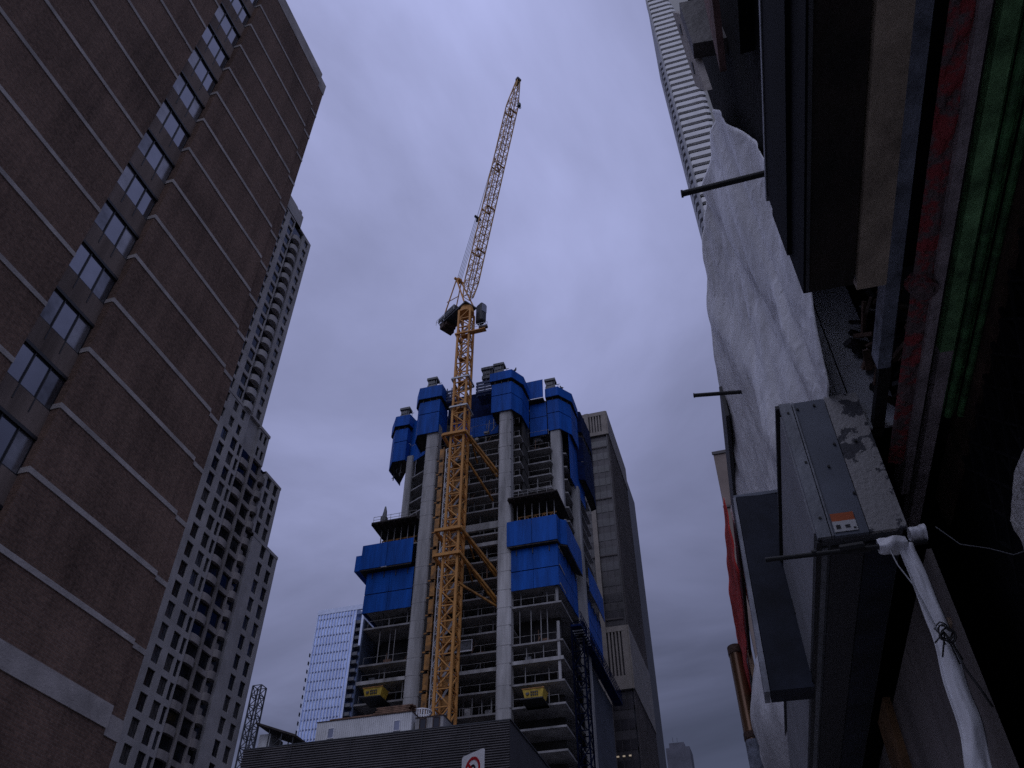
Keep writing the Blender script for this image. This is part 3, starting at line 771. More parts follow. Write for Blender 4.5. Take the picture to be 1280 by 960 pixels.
# --- right flank: hoist tower, catwalk, blank sheet
m = MB(); lattice(m, (-22.3,105.6,0),(-22.3,105.6,55),(0.8,0,0),(0,1.1,0),26,.2,.12)
tag(m.build('scaffold_tower', mat('near black navy steel',(.004,.008,.028),.8,0,.3,1,spec=.05)), 'dark navy lattice scaffold tower on the right flank of the concrete tower', 'scaffold')
t = thing('catwalk', 'dark blue meshed catwalk running along the right flank of the concrete tower', 'catwalk', (-21.9,116,53))
MB().box(-22.6,-21.2,102,131,53.2,53.5).build('floor_deck', M['blue_dk'], t)
m = MB()
for k in range(30):
    y = 102+k; m.beam((-21.25,y,53.5),(-21.25,y,55.3),.07)
for zz in (54.1,54.7,55.3): m.beam((-21.25,102,zz),(-21.25,131,zz),.07)
m.build('guard_rail', M['blue_dk'], t)
m = MB()
for k in range(7): m.beam((-22.6,103+k*.8,53.0),(-21.2,103+k*.8,53.0),.14)
m.build('bearer', M['galv'], t)
tag(MB().box(-22.95,-22.6,112,129,8,52.6).build('flank_sheeting', mat('slate blue sheeting',(.05,.055,.075),.8,0,.2,.2)), 'plain slate coloured sheeting hung on the right flank below the catwalk', 'sheeting')

# ------------------------------------------------------------------ crane
cr = thing('tower_crane', 'yellow lattice luffing tower crane rising in front of the concrete tower', 'crane', (-37.6, 96.9, 0))
cx, cy = -38.0, 96.05
m = MB(); lattice(m, (cx,cy,0),(cx,cy,115.0),(1.08,0,0),(0,1.08,0),50,.34,.155); m.build('mast', M['yellow'], cr)
m = MB()
for k in range(38):
    z = 2+2.9*k; m.beam((cx-.4,cy-.5,z),(cx+.4,cy+.5,z+2.6),.12); m.beam((cx-.2,cy-.5,z),(cx+.6,cy+.5,z+2.6),.12)
m.build('ladder', M['galv'], cr)
for k in range(19):
    z = 3+5.9*k; MB().box(cx-.9,cx+.9,cy-.2,cy+.9,z,z+.12).build('rest_platform', M['yellow_dk'], cr)
def collar(z, big, struts):
    m = MB(); e = 1.5; x1 = cx+e; x0 = cx-e-(.9 if big else 0)
    h = .45 if big else .3
    for yy in (cy-e, cy+e): m.beam((x0,yy,z),(x1,yy,z),.4 if big else .22,h)
    for xx in (x0, x1): m.beam((xx,cy-e,z),(xx,cy+e,z),.4 if big else .22,h)
    return m
for z in (85.2, 67.2, 63.0, 87.5):
    if z == 87.5: continue
    o = collar(z, True, 0).build('tie_collar', M['yellow'], cr)
    m = MB(); zz = z-.1
    m.beam((cx+1.5,cy-1.5,zz),(-32.2,101.7,zz-5.6),.34); m.beam((cx+1.5,cy+1.5,zz),(-33.4,101.8,zz-4.6),.30); m.beam((cx+1.6,cy+1.5,zz-.2),(-36.9,101.8,zz-1.0),.2)
    if z < 65: m.beam((cx+1.5,cy-1.0,zz-4.6),(-32.2,101.6,zz-6.0),.26)
    elif z > 70: m.beam((cx+1.6,cy,zz-5.0),(-34.0,101.7,zz-9.2),.26)
    m.build('tie_strut', M['yellow_dk'], o)
for z in (90.9, 97.4): collar(z, False, 0).build('access_frame', M['galv'], cr)
# slewing unit, deck, cab, counterweight
tip = V(-25.2,88,182.9); piv = V(cx, cy, 119.0)
hd = V(tip.x-piv.x, tip.y-piv.y, 0).normalized(); sd = V(hd.y,-hd.x,0)
m = MB(); m.tube([(cx,cy,114.70),(cx,cy,115.40)],1.4,16); m.tube([(cx,cy,115.40),(cx,cy,116.30)],1.2,16); m.build('slewing_ring', M['yellow'], cr)
def ob(mb, a0,a1,s0,s1,z0,z1):
    o = V(cx,cy,0); c = [o+hd*a+sd*s for a,s in ((a0,s0),(a1,s0),(a1,s1),(a0,s1))]
    mb.hexa([(p.x,p.y,z0) for p in c]+[(p.x,p.y,z1) for p in c])
m = MB(); ob(m,-6.8,1.2,-1.35,1.35,116.30,116.65); ob(m,-7.0,-1.8,-1.5,-1.4,116.75,117.90); ob(m,-7.0,-1.8,1.4,1.5,116.75,117.90); m.build('machinery_deck', M['steel_dk'], cr)
m = MB(); ob(m,-6.6,-5.5,-1.3,1.3,115.1,116.30); ob(m,-5.4,-4.8,-1.1,1.1,115.4,116.30); m.build('counterweight', M['rust'], cr)
m = MB(); ob(m,-5.6,-2.6,-1.2,1.2,116.75,119.00); m.build('winch_house', M['steel_dk'], cr)
m = MB()
for s in (-1.6,1.6):
    for a in (-7.5,-5,-2): m.beam(V(cx,cy,116.70)+hd*a+sd*s, V(cx,cy,117.90)+hd*a+sd*s,.07)
    for hh in (117.30,117.90): m.beam(V(cx,cy,hh)+hd*-7.5+sd*s, V(cx,cy,hh)+hd*-2+sd*s,.06)
m.build('deck_rail', M['galv'], cr)
c0 = V(cx,cy,0)+hd*1.3-sd*2.7
m = MB(); o0 = V(cx,cy,0)
ob(m,.1,1.9,-3.3,-1.9,113.4,118.3); cabo = m.build('operator_cab', M['steel_dk'], cr, bevel=.35)
m = MB(); ob(m,1.88,1.96,-3.15,-2.05,115.8,117.8); m.build('windscreen', M['pane'], cabo)
# apex frame
ap = piv - hd*3.2 + V(0,0,8.3)
m = MB()
for s in (-1.2,1.2):
    m.beam(piv+hd*.6+sd*s-V(0,0,2), ap+sd*s*.5,.22); m.beam(piv-hd*6.2+sd*s-V(0,0,2.3), ap+sd*s*.5,.18)
    m.beam(piv-hd*1.5+sd*s+V(0,0,1.2), piv-hd*5+sd*s+V(0,0,2.5),.12)
m.beam(ap-sd*1.1,ap+sd*1.1,.4); m.tube([ap-sd*.4,ap+sd*.4],.55,10); m.build('apex_frame', M['yellow'], cr)
# jib
jd = (tip-piv).normalized(); ju = sd*1.05; jv = jd.cross(sd).normalized()*.85
m = MB(); lattice(m, piv+jd*.5, tip, ju, jv, 34, .19, .085, taper=lambda t: min(1, .7+t*6, .3+(1-t)*5.0)); m.build('jib', M['yellow_lt'], cr)
m = MB()
for t in (.18,.36,.55,.82):
    p = piv.lerp(tip,t); m.beam(p-ju-jv,p+ju-jv,.25); m.beam(p-ju+jv,p+ju+jv,.25); m.beam(p-ju-jv,p+ju+jv,.2)
m.beam(piv.lerp(tip,.06)-jv*.2, piv.lerp(tip,.93)-jv*.2, .06, .2)
m.build('jib_joint', M['yellow_dk'], cr)
m = MB(); m.beam(tip-sd*.55,tip+sd*.55,.8); m.beam(tip-jd*1.5-jv*.5,tip+jd*1.0-jv*.3,.7,.5); m.build('jib_head', M['steel_dk'], cr)
# luffing rope and its floating sheave block
up_ = piv.lerp(tip,.80)-jv*1.0
if (up_-ap).z < 0: pass
mid = ap.lerp(up_,.36)
m = MB()
for s in (-.45,-.15,.15,.45): m.tube([ap+sd*s, mid+sd*s],.045,5)
for s in (-.2,.2): m.tube([mid+sd*s, up_+sd*s*3],.05,5)
m.build('luffing_rope', M['steel_dk'], cr)
m = MB(); m.beam(mid-sd*.8,mid+sd*.8,.35,.5); m.beam(mid-jd*1.0,mid+jd*.2,.4); m.build('sheave_block', M['black'], cr)
p = ap.lerp(up_,.72); m = MB(); m.beam(p-jd*.5,p+jd*.5,.25); m.build('rope_clamp', M['black'], cr)
hk = tip+jd*.6; 
m = MB(); m.tube([hk,hk-V(0,0,11.5)],.05,5); m.build('hoist_rope', M['steel_dk'], cr)
m = MB(); q = hk-V(0,0,11.5); m.tube([q,q-V(0,0,.5),q-V(0,0,1.5),q-V(0,0,1.9)],[.12,.42,.42,.1],10)
m.tube([q-V(0,0,1.9),q-V(0,0,2.3),q-V(-.25,0,2.6),q-V(-.45,0,2.3)],.09,6); m.build('hook_block', M['black'], cr)
# climbing platform on the right of the mast top
m = MB(); m.box(cx-1.5,cx+1.5,cy-1.5,cy-1.15,108.35,108.65); m.box(cx+1.2,cx+4.2,cy-1.4,cy-.5,108.4,108.6); m.box(cx-1.5,cx-1.15,cy-1.15,cy+1.5,108.35,108.65)
m.build('climbing_platform', M['yellow'], cr)
m = MB()
for hh in (109.3,109.9): m.beam((cx+1.6,cy-1.4,hh),(cx+4.6,cy-1.4,hh),.06); m.beam((cx+4.2,cy-1.4,hh),(cx+4.2,cy-.5,hh),.06)
for xx in (1.6,3.1,4.6): m.beam((cx+xx,cy-1.4,108.7),(cx+xx,cy-1.4,109.9),.06)
m.build('platform_rail', M['galv'], cr)
m = MB(); m.beam((cx+3.0,cy-1.2,108.9),(cx+4.6,cy-1.2,108.9),.5,.5); m.build('slewing_motor', M['rust'], cr)

# hoist beside the crane
ht = thing('passenger_hoist', 'yellow landing gates and grey lattice hoist mast left of the crane mast', 'hoist', (-41.4,99.8,0))
m = MB(); lattice(m,(-40.9,99.6,0),(-40.9,99.6,86),(.5,0,0),(0,.5,0),58,.15,.12); m.build('hoist_mast', M['galv'], ht)
for k in range(17):
    z = 40.2+2.75*k
    m = MB(); m.box(-42.75,-42.0,99.5,99.65,z+.15,z+2.35); m.box(-43.2,-42.75,99.6,99.7,z-.1,z+.12); m.box(-42.1,-41.95,99.4,99.7,z,z+2.6)
    m.build('landing_gate', M['yellow_dk'], ht)
m = MB()
for k in range(17):
    z = 40.4+2.75*k; m.box(-42.0,-41.45,100.1,100.2,z,z+2.3); MB().box(-40.3,-38.6,100.3,100.4,z,z+1.9).build('landing_panel', M['yellow_dk'], ht)
m.build('mesh_infill', M['yellow_dk'], ht)

# ------------------------------------------------------------------ brown office tower behind
OY = 150.; OX = -22.05
ot = thing('office_tower', 'brown office tower with louvre bands behind the concrete tower', 'building', (-34, 165, 0))
MB().box(-45, OX-.3, OY+.3, 190, 0, 131.4).build('body', M['office_sp'], ot)
# front: stacked glazing bands
for k in range(30):
    z = 121.2-3.6*k
    if 62 < z < 76 or z < 8: continue
    m = MB(); m.box(-45, OX-.4, OY+.24, OY+.295, z, z+1.9); m.build('window_band', M['office_glass'], ot)
m = MB()
for k in range(8): m.box(-44.0+0, OX-.5, OY+.05, OY+.12, 121-14.4*k, 121.25-14.4*k)
m.build('band_joint', M['office'], ot)
m = MB()
for k in range(16): m.box(-44.6+1.5*k,-44.48+1.5*k,OY+.2,OY+.235,8,121.5)
m.build('mullion', M['office_sp'], ot)
for z0,z1 in ((124.6,131.7),(63.6,76.2)):
    m = MB()
    m.box(-45,OX,OY-.2,OY+.28,z0,z0+1.0 if z0 > 100 else z0+2.6); m.box(-45,OX,OY-.2,OY+.28,z1-1.1,z1)
    n = 34
    for k in range(n):
        x = -45+(OX+45)*(k+.5)/n
        m.box(x-.17,x+.17,OY-.15,OY+.28,z0+.9,z1-1.0)
    m.box(OX-.9,OX,OY-.19,OY+.27,z0+.4,z1-.4); m.box(OX-.02,OX+.32,OY-.1,174.2,z0,z1)
    m.build('louvre_band', M['office_pil'], ot)
m = MB()
for x in (-44.4,-35.7,-26.75): m.box(x-.5,x+.5,OY-.35,OY+.25,0,131.7)
m.build('pilaster', M['office_pil'], ot)
m = MB(); m.box(OX-.29,OX-.05,OY-.0,174,63.6,131.7); m.build('side_wall', M['office_sp'], ot)
m = MB()
for k in range(20):
    y = OY+.3+k*1.22; m.box(OX-.05,OX+.22,y,y+.26,0,131.5)
m.build('side_fin', M['office'], ot)
m = MB()
for k in range(34): m.box(OX-.045,OX+.08,OY+.4,174,4+3.75*k,5.0+3.75*k)
m.build('side_spandrel', M['office_sp'], ot)
MB().box(OX-2,OX+.02,174,180,0,116).box(OX-2,OX-.01,180,186,0,98).build('rear_stair', M['office_sp'], ot)
m = MB()
for x in (-26.0,-24.9,-23.8): m.box(x-.22,x+.22,OY+.02,OY+.09,51.7,51.95)
lm = bpy.data.materials.new('lit office lamps'); lm.use_nodes = True
lb = lm.node_tree.nodes['Principled BSDF']; lb.inputs['Emission Color'].default_value = (1,.82,.6,1); lb.inputs['Emission Strength'].default_value = .22; lb.inputs['Base Color'].default_value = (.5,.4,.3,1)
m.build('lit_lamp', lm, ot)
fg = thing('hazy_glass_tower', 'faint blue glass tower edge just beyond the right side of the brown office tower', 'building', (-37,230,0))
MB().box(-46,-29.0,222,238,0,150).build('curtain_wall', M['glassblue2'], fg)
m = MB()
for k in range(44): m.box(-46.1,-28.95,221.9,238.1,6+3.2*k,6.4+3.2*k)
m.build('floor_line', M['glassblue'], fg)

# ------------------------------------------------------------------ white high-rise at upper right
hr = thing('balcony_high_rise', 'white high rise striped with long balconies at upper right', 'building', (14, 125, 0))
HX0, HX1, HY = 9.45, 16.0, 112.
MB().box(HX0+.3, 22, HY+.75, 140, 0, 262).build('glazed_wall', M['hr_gap'], hr)
n = 0
def hrx(z): return HX1+1.6*math.sin((z-140)/60) - max(0,(z-238))*.10
for k in range(62):
    z = 262-2.95*k
    m = MB(); x1 = hrx(z)
    P = [(HX0,HY+.7),(HX0,HY+.25),(HX0+.25,HY),(x1-1.2,HY),(x1-.35,HY+.3),(x1,HY+.7)]
    m.prism(P, z, z+1.6); m.build('balcony', M['hr_white'], hr)
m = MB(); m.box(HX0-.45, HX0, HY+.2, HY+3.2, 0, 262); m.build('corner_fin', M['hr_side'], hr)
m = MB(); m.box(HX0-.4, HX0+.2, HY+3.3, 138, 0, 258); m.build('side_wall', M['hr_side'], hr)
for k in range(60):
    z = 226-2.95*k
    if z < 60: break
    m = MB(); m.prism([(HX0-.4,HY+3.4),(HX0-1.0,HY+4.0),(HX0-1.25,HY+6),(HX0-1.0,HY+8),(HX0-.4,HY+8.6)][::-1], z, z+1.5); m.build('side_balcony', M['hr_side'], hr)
wg = thing('pale_glass_tower', 'pale gridded glass tower behind the white high rise at the top edge', 'building', (32,172,0))
MB().box(21.0,46,160,184,0,352).build('curtain_wall', M['glassblue'], wg)
m = MB()
for k in range(14): m.box(21.0+1.8*k,21.2+1.8*k,159.85,159.99,200,352)
for k in range(50): m.box(21,46,159.83,159.98,202+3*k,202.4+3*k)
m.build('mullion', M['mull'], wg)

# tan block far along the street
tb = thing('tan_block', 'narrow tan block with a column of pale green windows beside the tarpaulin', 'building', (6,66,0))
MB().box(.35,12,60,72,0,46.2).build('wall', M['tanbldg'], tb)
m = MB(); m.box(.25,12.1,59.9,60.0,46.2,46.5); m.box(.25,12.1,59.9,60,40.6,40.8); m.build('cornice', M['office_sp'], tb)
for k in range(10):
    for c in range(3):
        x = 1.15+c*3.2; z = 38.7-2.75*k
        f = MB(); f.box(x-.1,x+1.35,59.93,59.99,z-.1,z); f.box(x-.1,x+1.35,59.93,59.99,z+1.5,z+1.6); f.box(x-.1,x,59.93,59.99,z,z+1.5); f.box(x+1.25,x+1.35,59.93,59.99,z,z+1.5)
        o = f.build('window', M['white'], tb)
        MB().box(x,x+1.25,59.95,59.985,z,z+1.5).build('pane', M['greenwin'], o)

# ------------------------------------------------------------------ regulatory sign
sg = thing('turn_ban_sign', 'white turn ban sign with red ring and black arrow at bottom edge', 'road sign', (-4.92,13.9,0))
p0 = V(-5.14,13.70,6.47); pr = V(-4.72,13.98,6.54)
px = V(.838,-.546,0).normalized()
pz = V(0,0,1); pn = px.cross(pz).normalized()      # faces the camera
O = V(-5.16,13.99,5.70)                              # lower left corner
def SP(a,b,d=0): return O+px*a+pz*b+pn*d
m = MB(); r_ = .05; W_ = .62; H_ = .84
pts = []
for cx_,cz_,a0 in ((W_-r_,r_,-90),(W_-r_,H_-r_,0),(r_,H_-r_,90),(r_,r_,180)):
    for k in range(5):
        a = math.radians(a0+k*22.5); pts.append(SP(cx_+r_*math.cos(a), cz_+r_*math.sin(a)))
m.slab_pts(pts, -pn*.012); plate = m.build('plate', M['white'], sg)
def ring(r0,r1,d,a0=0,a1=360,n=48):
    m = MB(); c = (W_/2,H_-.29)
    for k in range(n):
        a, b = math.radians(a0+(a1-a0)*k/n), math.radians(a0+(a1-a0)*(k+1)/n)
        m.slab_pts([SP(c[0]+r0*math.cos(a),c[1]+r0*math.sin(a),d),SP(c[0]+r1*math.cos(a),c[1]+r1*math.sin(a),d),SP(c[0]+r1*math.cos(b),c[1]+r1*math.sin(b),d),SP(c[0]+r0*math.cos(b),c[1]+r0*math.sin(b),d)], -pn*.002)
    return m
m = ring(.165,.215,.006)
m.slab_pts([SP(W_/2-.135,H_-.29+.10,.007),SP(W_/2-.10,H_-.29+.135,.007),SP(W_/2+.135,H_-.29-.10,.007),SP(W_/2+.10,H_-.29-.135,.007)], -pn*.002)
m.build('red_ring', M['signred'], plate)
m = ring(.05,.09,.004,0,180,20)
m.slab_pts([SP(W_/2+.05,H_-.29,.004),SP(W_/2+.09,H_-.29,.004),SP(W_/2+.09,H_-.41,.004),SP(W_/2+.05,H_-.41,.004)], -pn*.002)
m.slab_pts([SP(W_/2-.115,H_-.29,.004),SP(W_/2-.025,H_-.29,.004),SP(W_/2-.07,H_-.37,.004)], -pn*.002)
m.build('black_arrow', M['signblk'], plate)
q = SP(-.15,.3,-.05); m = MB(); m.tube([(q.x,q.y,0),(q.x,q.y,6.36)],.055,12); m.tube([(q.x,q.y,6.36),(q.x,q.y,6.40)],[.07,.03],12); m.build('post', M['steel_md'], sg)
m = MB()
for b in (.12,.5): m.beam(SP(-.15,b,-.05),SP(.35,b,-.03),.05,.03)
m.build('bracket', M['galv'], sg)

# ------------------------------------------------------------------ right frontage (local axes a along street, b away from it)
DL = math.radians(2.6); T_ = V(-math.sin(DL),math.cos(DL),0); N_ = V(math.cos(DL),math.sin(DL),0)
def TF(p): return T_*p.x + N_*p.y + V(0,0,p.z)           # (a, b, z) -> world
def LB(): return MB(TF)
sh = thing('shop_building', 'dark old shop building with red, green and tan painted cornice overhead at right', 'building', TF(V(4,4,0)))
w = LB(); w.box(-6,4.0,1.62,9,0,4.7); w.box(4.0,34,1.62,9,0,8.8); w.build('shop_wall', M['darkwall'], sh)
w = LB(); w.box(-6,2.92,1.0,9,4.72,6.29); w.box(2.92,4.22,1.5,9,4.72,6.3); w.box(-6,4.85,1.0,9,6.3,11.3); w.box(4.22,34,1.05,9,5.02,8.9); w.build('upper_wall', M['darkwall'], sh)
# underside of the cornice: boards running along the street, each at its own level
w = LB(); w.box(-6,2.9,.965,1.10,4.60,4.72); w.build('tan_board', M['tan'], sh)
w = LB(); w.box(-6,3.5,1.10,1.165,4.60,4.705); w.build('edge_board', M['bluegrey'], sh)
w = LB(); w.box(-6,4.3,1.165,1.23,4.75,4.8); w.build('recess', M['black'], sh)
def carve(u,v):
    a = -2.0+6.4*v; b = 1.225+.095*u
    q = V(a*3.2+b*9, b*16-a*2.2, 1)
    h = noise.ridged_multi_fractal(q,.8,2.1,3,.8,2)*.018 + .02*math.sin(a*30+b*55+2*noise.noise(V(a*2,b*5,2)))*max(0,noise.noise(V(a*.9,0,5))*2+.4)
    return V(a, b, 4.62-h*math.sin(math.pi*u)**.4)
w = LB(); w.grid(carve, 14, 420); w.build('carved_frieze', M['red'], sh, smooth=True)
for ca in (2.95,.6):
    w = LB(); n = 16
    w.tube([(ca,1.27,4.56),(ca,1.27,4.64)],[.06,.075],16); w.tube([(ca,1.27,4.545),(ca,1.27,4.56)],[.03,.045],12)
    w.build('rosette', M['red'], sh)
w = LB(); w.box(-6,4.7,1.315,1.36,4.58,4.72); w.build('grey_moulding', M['mauve'], sh)
w = LB(); w.box(-6,4.4,1.36,1.405,4.66,4.72); w.build('recess', M['black'], sh)
w = LB(); w.box(-6,3.45,1.405,1.472,4.60,4.72); w.build('green_band', M['green'], sh)
w = LB(); w.box(3.45,5.2,1.405,1.472,4.60,4.72); w.build('bare_band', M['mauve'], sh)
w = LB(); w.box(-6,4.0,1.472,1.50,4.64,4.72); w.tube([(-6,1.515,4.61),(4,1.515,4.61)],.022,10); w.box(-6,4.0,1.535,1.56,4.63,4.72); w.tube([(-6,1.575,4.60),(4,1.575,4.60)],.018,10); w.build('green_moulding', M['green_dk'], sh)
w = LB(); w.box(-6,5.0,1.595,1.62,4.5,4.72); w.build('dark_trim', M['rust'], sh)
# broken end of the cornice beyond the sign box
w = LB(); r = random.Random(11)
for k in range(26):
    a = 3.2+r.uniform(0,.8); b = 1.12+r.uniform(0,.3); z = 4.75+r.uniform(0,.5); d = V(r.uniform(-1,1),r.uniform(-.1,.4),r.uniform(-.3,.5)).normalized()*r.uniform(.1,.25)
    w.beam((a,b,z),(a+d.x,b+d.y,z+d.z),r.uniform(.015,.06),r.uniform(.01,.03))
w.build('broken_timber', M['rust'], sh)
w = LB(); r = random.Random(4)
for k in range(40):
    a = 3.9+r.uniform(0,.28); b = 1.2+r.uniform(0,.3); z = 4.9+r.uniform(0,.75); q = V(r.uniform(-1,1),r.uniform(-1,1),r.uniform(-1,1)).normalized()*r.uniform(.05,.16)
    w.beam((a,b,z),(a+q.x,b+q.y,z+q.z),r.uniform(.02,.07),r.uniform(.01,.04))
w.build('tangled_scrap', M['darkframe'], sh)
w = LB()
for b0,b1 in ((.97,1.03),(1.035,1.09),(1.10,1.34)): w.box(4.18+.02*b0,4.22,b0,b1,4.75,6.3)
w.build('flashing_panel', mat('pale zinc panel',(.55,.56,.6),.6,0,.2,2,.1,15), sh)
w = LB(); w.slab_pts([(3.24,.80,7.55),(2.95,.80,8.16),(2.6,.80,8.9),(2.4,.80,8.3),(2.75,.80,7.7)],(0,.05,0)); w.build('raking_board', mat('reddish worn board',(.21,.12,.115),.85,0,.4,3,.2,20), sh)
w = LB(); w.slab_pts([(3.45,.72,8.52),(3.45,1.2,8.45),(3.45,1.2,9.3),(3.45,.72,9.36)],(.14,0,0)); w.build('cornice_end', mat('brown cornice sheet',(.085,.072,.074),.6,0,.35,2.5,.2,12), sh)
w = LB(); w.slab_pts([(3.62,.73,8.0),(3.95,.73,8.7),(3.95,.73,10.3),(3.62,.73,9.5)],(0,.06,0)); w.build('cornice_bracket', M['band'], sh)
for zz in (8.75,9.55):
    w = LB(); w.hexa([(3.74,.722,zz),(3.79,.722,zz-.12),(3.84,.722,zz),(3.79,.722,zz+.12),(3.74,.735,zz),(3.79,.735,zz-.12),(3.84,.735,zz),(3.79,.735,zz+.12)]); w.build('diamond_inlay', M['black'], sh)
w = LB(); w.box(-6,2.95,.90,1.0,7.2,7.4); w.box(-6,2.9,.93,1.0,5.9,6.1); w.build('string_course', M['darkwall'], sh)
# sign box over the pavement
sb = thing('sign_box', 'long black sign box hung over the pavement in front of the tan board', 'sign', TF(V(0,.84,4.6)))
w = LB(); w.box(-5,2.88,.735,.955,4.62,5.4); w.build('casing', M['soffit'], sb)
w = LB(); w.box(-5,2.86,.718,.735,4.60,5.42); w.box(-5,2.83,.70,.718,4.86,5.2); w.build('face', M['navy'], sb)
w = LB(); w.box(-5,2.9,.712,.74,5.42,5.45); w.build('top_trim', M['sheet'], sb)
w = LB(); w.box(-5,2.84,.728,.742,4.588,4.60); w.build('bottom_trim', M['sheet_dk'], sb)

# grey sign cabinet
gc = thing('sign_cabinet', 'grey metal sign cabinet with peeling end panel and orange white label', 'cabinet', TF(V(6.5,.88,4.0)))
w = LB(); w.box(4.13,10.5,.675,1.10,4.0,4.95); w.build('casing', M['sheet_dk'], gc)
w = LB(); w.box(4.10,4.13,.66,.73,4.0,4.96); w.box(4.095,4.13,.735,.745,4.0,4.955); w.build('end_flange', M['sheet'], gc)
w = LB(); w.box(4.105,4.13,.748,.925,4.0,4.955); w.build('end_panel', M['cab'], gc)
w = LB(); w.box(4.105,4.13,.93,1.12,4.0,4.965); w.build('peeling_panel', M['peel'], gc)
w = LB(); w.box(4.15,10.4,.655,.675,4.06,4.9); w.build('side_face', M['cab_lt'], gc)
w = LB(); w.box(4.13,10.5,.64,.685,4.95,4.975); w.box(4.13,10.5,.65,.68,3.985,4.0); w.build('edge_trim', M['darkframe'], gc)
w = LB(); w.box(4.2,7.9,.668,.712,3.988,3.996)
for k in range(22):
    a = 4.25+k*.16
    for j in range(2): w.box(a+j*.03,a+.07+j*.03,.672+.018*j,.686+.018*j,3.986,4.0)
w.build('perforated_strip', M['sheet'], gc)
w = LB(); w.box(4.2,10.4,.73,.90,3.985,3.999); w.build('underside_panel', M['corr_side'], gc)
w = LB(); w.box(4.2,10.4,.91,1.09,3.985,3.999); w.build('underside_panel', M['bladeblk'], gc)
for (b,z) in ((.70,4.12),(.70,4.88),(.715,4.5),(.76,4.9),(.86,4.91),(.90,4.6),(.915,4.25),(.83,4.45),(1.02,4.6)):
    w = LB(); w.tube([(4.107,b,z),(4.095,b,z)],.008,8); w.build('rivet', M['black'], gc)
w = LB(); w.box(4.098,4.104,.755,.875,4.085,4.135); lo = w.build('label_top', M['label_o'], gc)
w = LB(); w.box(4.098,4.104,.755,.875,4.02,4.085); lw = w.build('label_base', M['label_w'], gc)
w = LB(); w.box(4.094,4.099,.768,.79,4.038,4.06); w.box(4.094,4.099,.815,.84,4.05,4.056); w.box(4.094,4.099,.815,.84,4.04,4.045); w.box(4.094,4.099,.855,.868,4.03,4.038); w.build('label_mark', M['signblk'], gc)

# blade sign
bs = thing('blade_sign', 'tall dark navy blade sign with pale worn edge beside the grey cabinet', 'sign', TF(V(6.1,.55,3.94)))
w = LB(); n = 10
prof = [(.36,3.95),(.66,3.95)]
for k in range(n+1):
    t = k/n; prof.append((.66+.17*t**1.6+.0*t, 3.95+.55+1.07*t))
prof += [(.42,5.60)]
w.slab_pts([(6.0,b,z) for b,z in prof], (.22,0,0)); w.build('panel', M['bladeblk'], bs)
w = LB(); w.slab_pts([(6.01,b,z) for b,z in ((.315,3.95),(.355,3.95),(.415,5.60),(.395,5.60))], (.21,0,0)); w.build('pale_edge', M['blade_edge'], bs)
w = LB()
for k in range(n): 
    t, u = k/n, (k+1)/n
    w.beam((5.99,.665+.17*t**1.6,4.5+1.07*t),(5.99,.665+.17*u**1.6,4.5+1.07*u),.03)
w.build('curved_trim', M['black'], bs)
w = LB(); w.box(6.02,6.2,.40,.80,5.60,5.63); w.build('top_cap', M['cab'], bs)

# tarpaulin over the upper facade
def ztop(a):
    K = [(3.0,7.0),(4.0,8.75),(5.0,9.5),(6.0,10.1),(7.0,10.3),(8.1,9.8),(8.6,9.35),(9.6,8.95),(11.4,9.1),(20,9.2)]
    for i in range(len(K)-1):
        if K[i][0] <= a <= K[i+1][0]:
            t = (a-K[i][0])/(K[i+1][0]-K[i][0]); return K[i][1]*(1-t)+K[i+1][1]*t
    return K[-1][1]
def anear(z):
    K = [(4.9,4.06),(5.45,3.68),(6.15,3.25),(7.4,3.72),(8.56,4.16),(9.2,4.5),(12,5.6)]
    for i in range(len(K)-1):
        if K[i][0] <= z <= K[i+1][0]:
            t = (z-K[i][0])/(K[i+1][0]-K[i][0]); return K[i][1]*(1-t)+K[i+1][1]*t
    return K[-1][1]
def tarp_fn(u, v):
    a = 4.0; z = 0
    for _ in range(3):
        z = 4.97+(ztop(a)-4.97)*v; a = anear(z)*(1-u)+13.5*u
    p = V(a*.8, z*.45, 0)
    fold = noise.noise(p*1.1)*.10 + noise.noise(V(a*2.2+z*.5, z*.35, 3))*.05 + noise.ridged_multi_fractal(V(a*1.6,z*.9,7),.9,2.1,4,.8,2)*.030 + noise.noise(V(a*6,z*4,1))*.006 + noise.ridged_multi_fractal(V(a*5,z*3.2,2),.9,2.1,2,.8,2)*.005
    fold += .06*math.exp(-((a-4.6-(z-5)*.35)/.22)**2) - .06*math.exp(-((a-5.4-(z-5)*.5)/.3)**2) + .05*math.exp(-((a-4.2-(z-5)*.1)/.12)**2)
    k = min(1, (z-4.97)/1.0)
    far = min(1, max(0, (a-6.2)/2.2))*v
    b = .95 - .10*k - .13*far + .05*math.sin(math.pi*v) + fold*(.3+.7*k)*(1-.4*far)
    return V(a, min(b, .995), z)
w = LB(); w.grid(tarp_fn, 210, 130)
tag(w.build('white_tarpaulin', M['tarp'], smooth=True, solid=.006), 'large crumpled white tarpaulin draped over the upper shop facade', 'tarpaulin')
def bal(u,v):
    a = 9.2+5.0*u; zz = 4.55+1.6*v+2.4*u*v
    bulge = math.sin(math.pi*min(1,v*1.2))**.7*math.sin(math.pi*(.15+.8*(1-u)))
    b = .80-.40*bulge+noise.noise(V(a*2,zz*2.2,5))*.05
    return V(a, b, zz)
w = LB(); w.grid(bal, 50, 36)
tag(w.build('bulging_plastic_sheet', M['plastic'], smooth=True, solid=.006), 'white plastic sheet bulging below the foot of the blade sign', 'plastic sheet')
w = LB(); w.box(8.6,34,.70,.75,8.6,9.12)
tag(w.build('parapet_board', M['darkframe']), 'dark parapet board showing as a thin black line beside the tarpaulin', 'board')
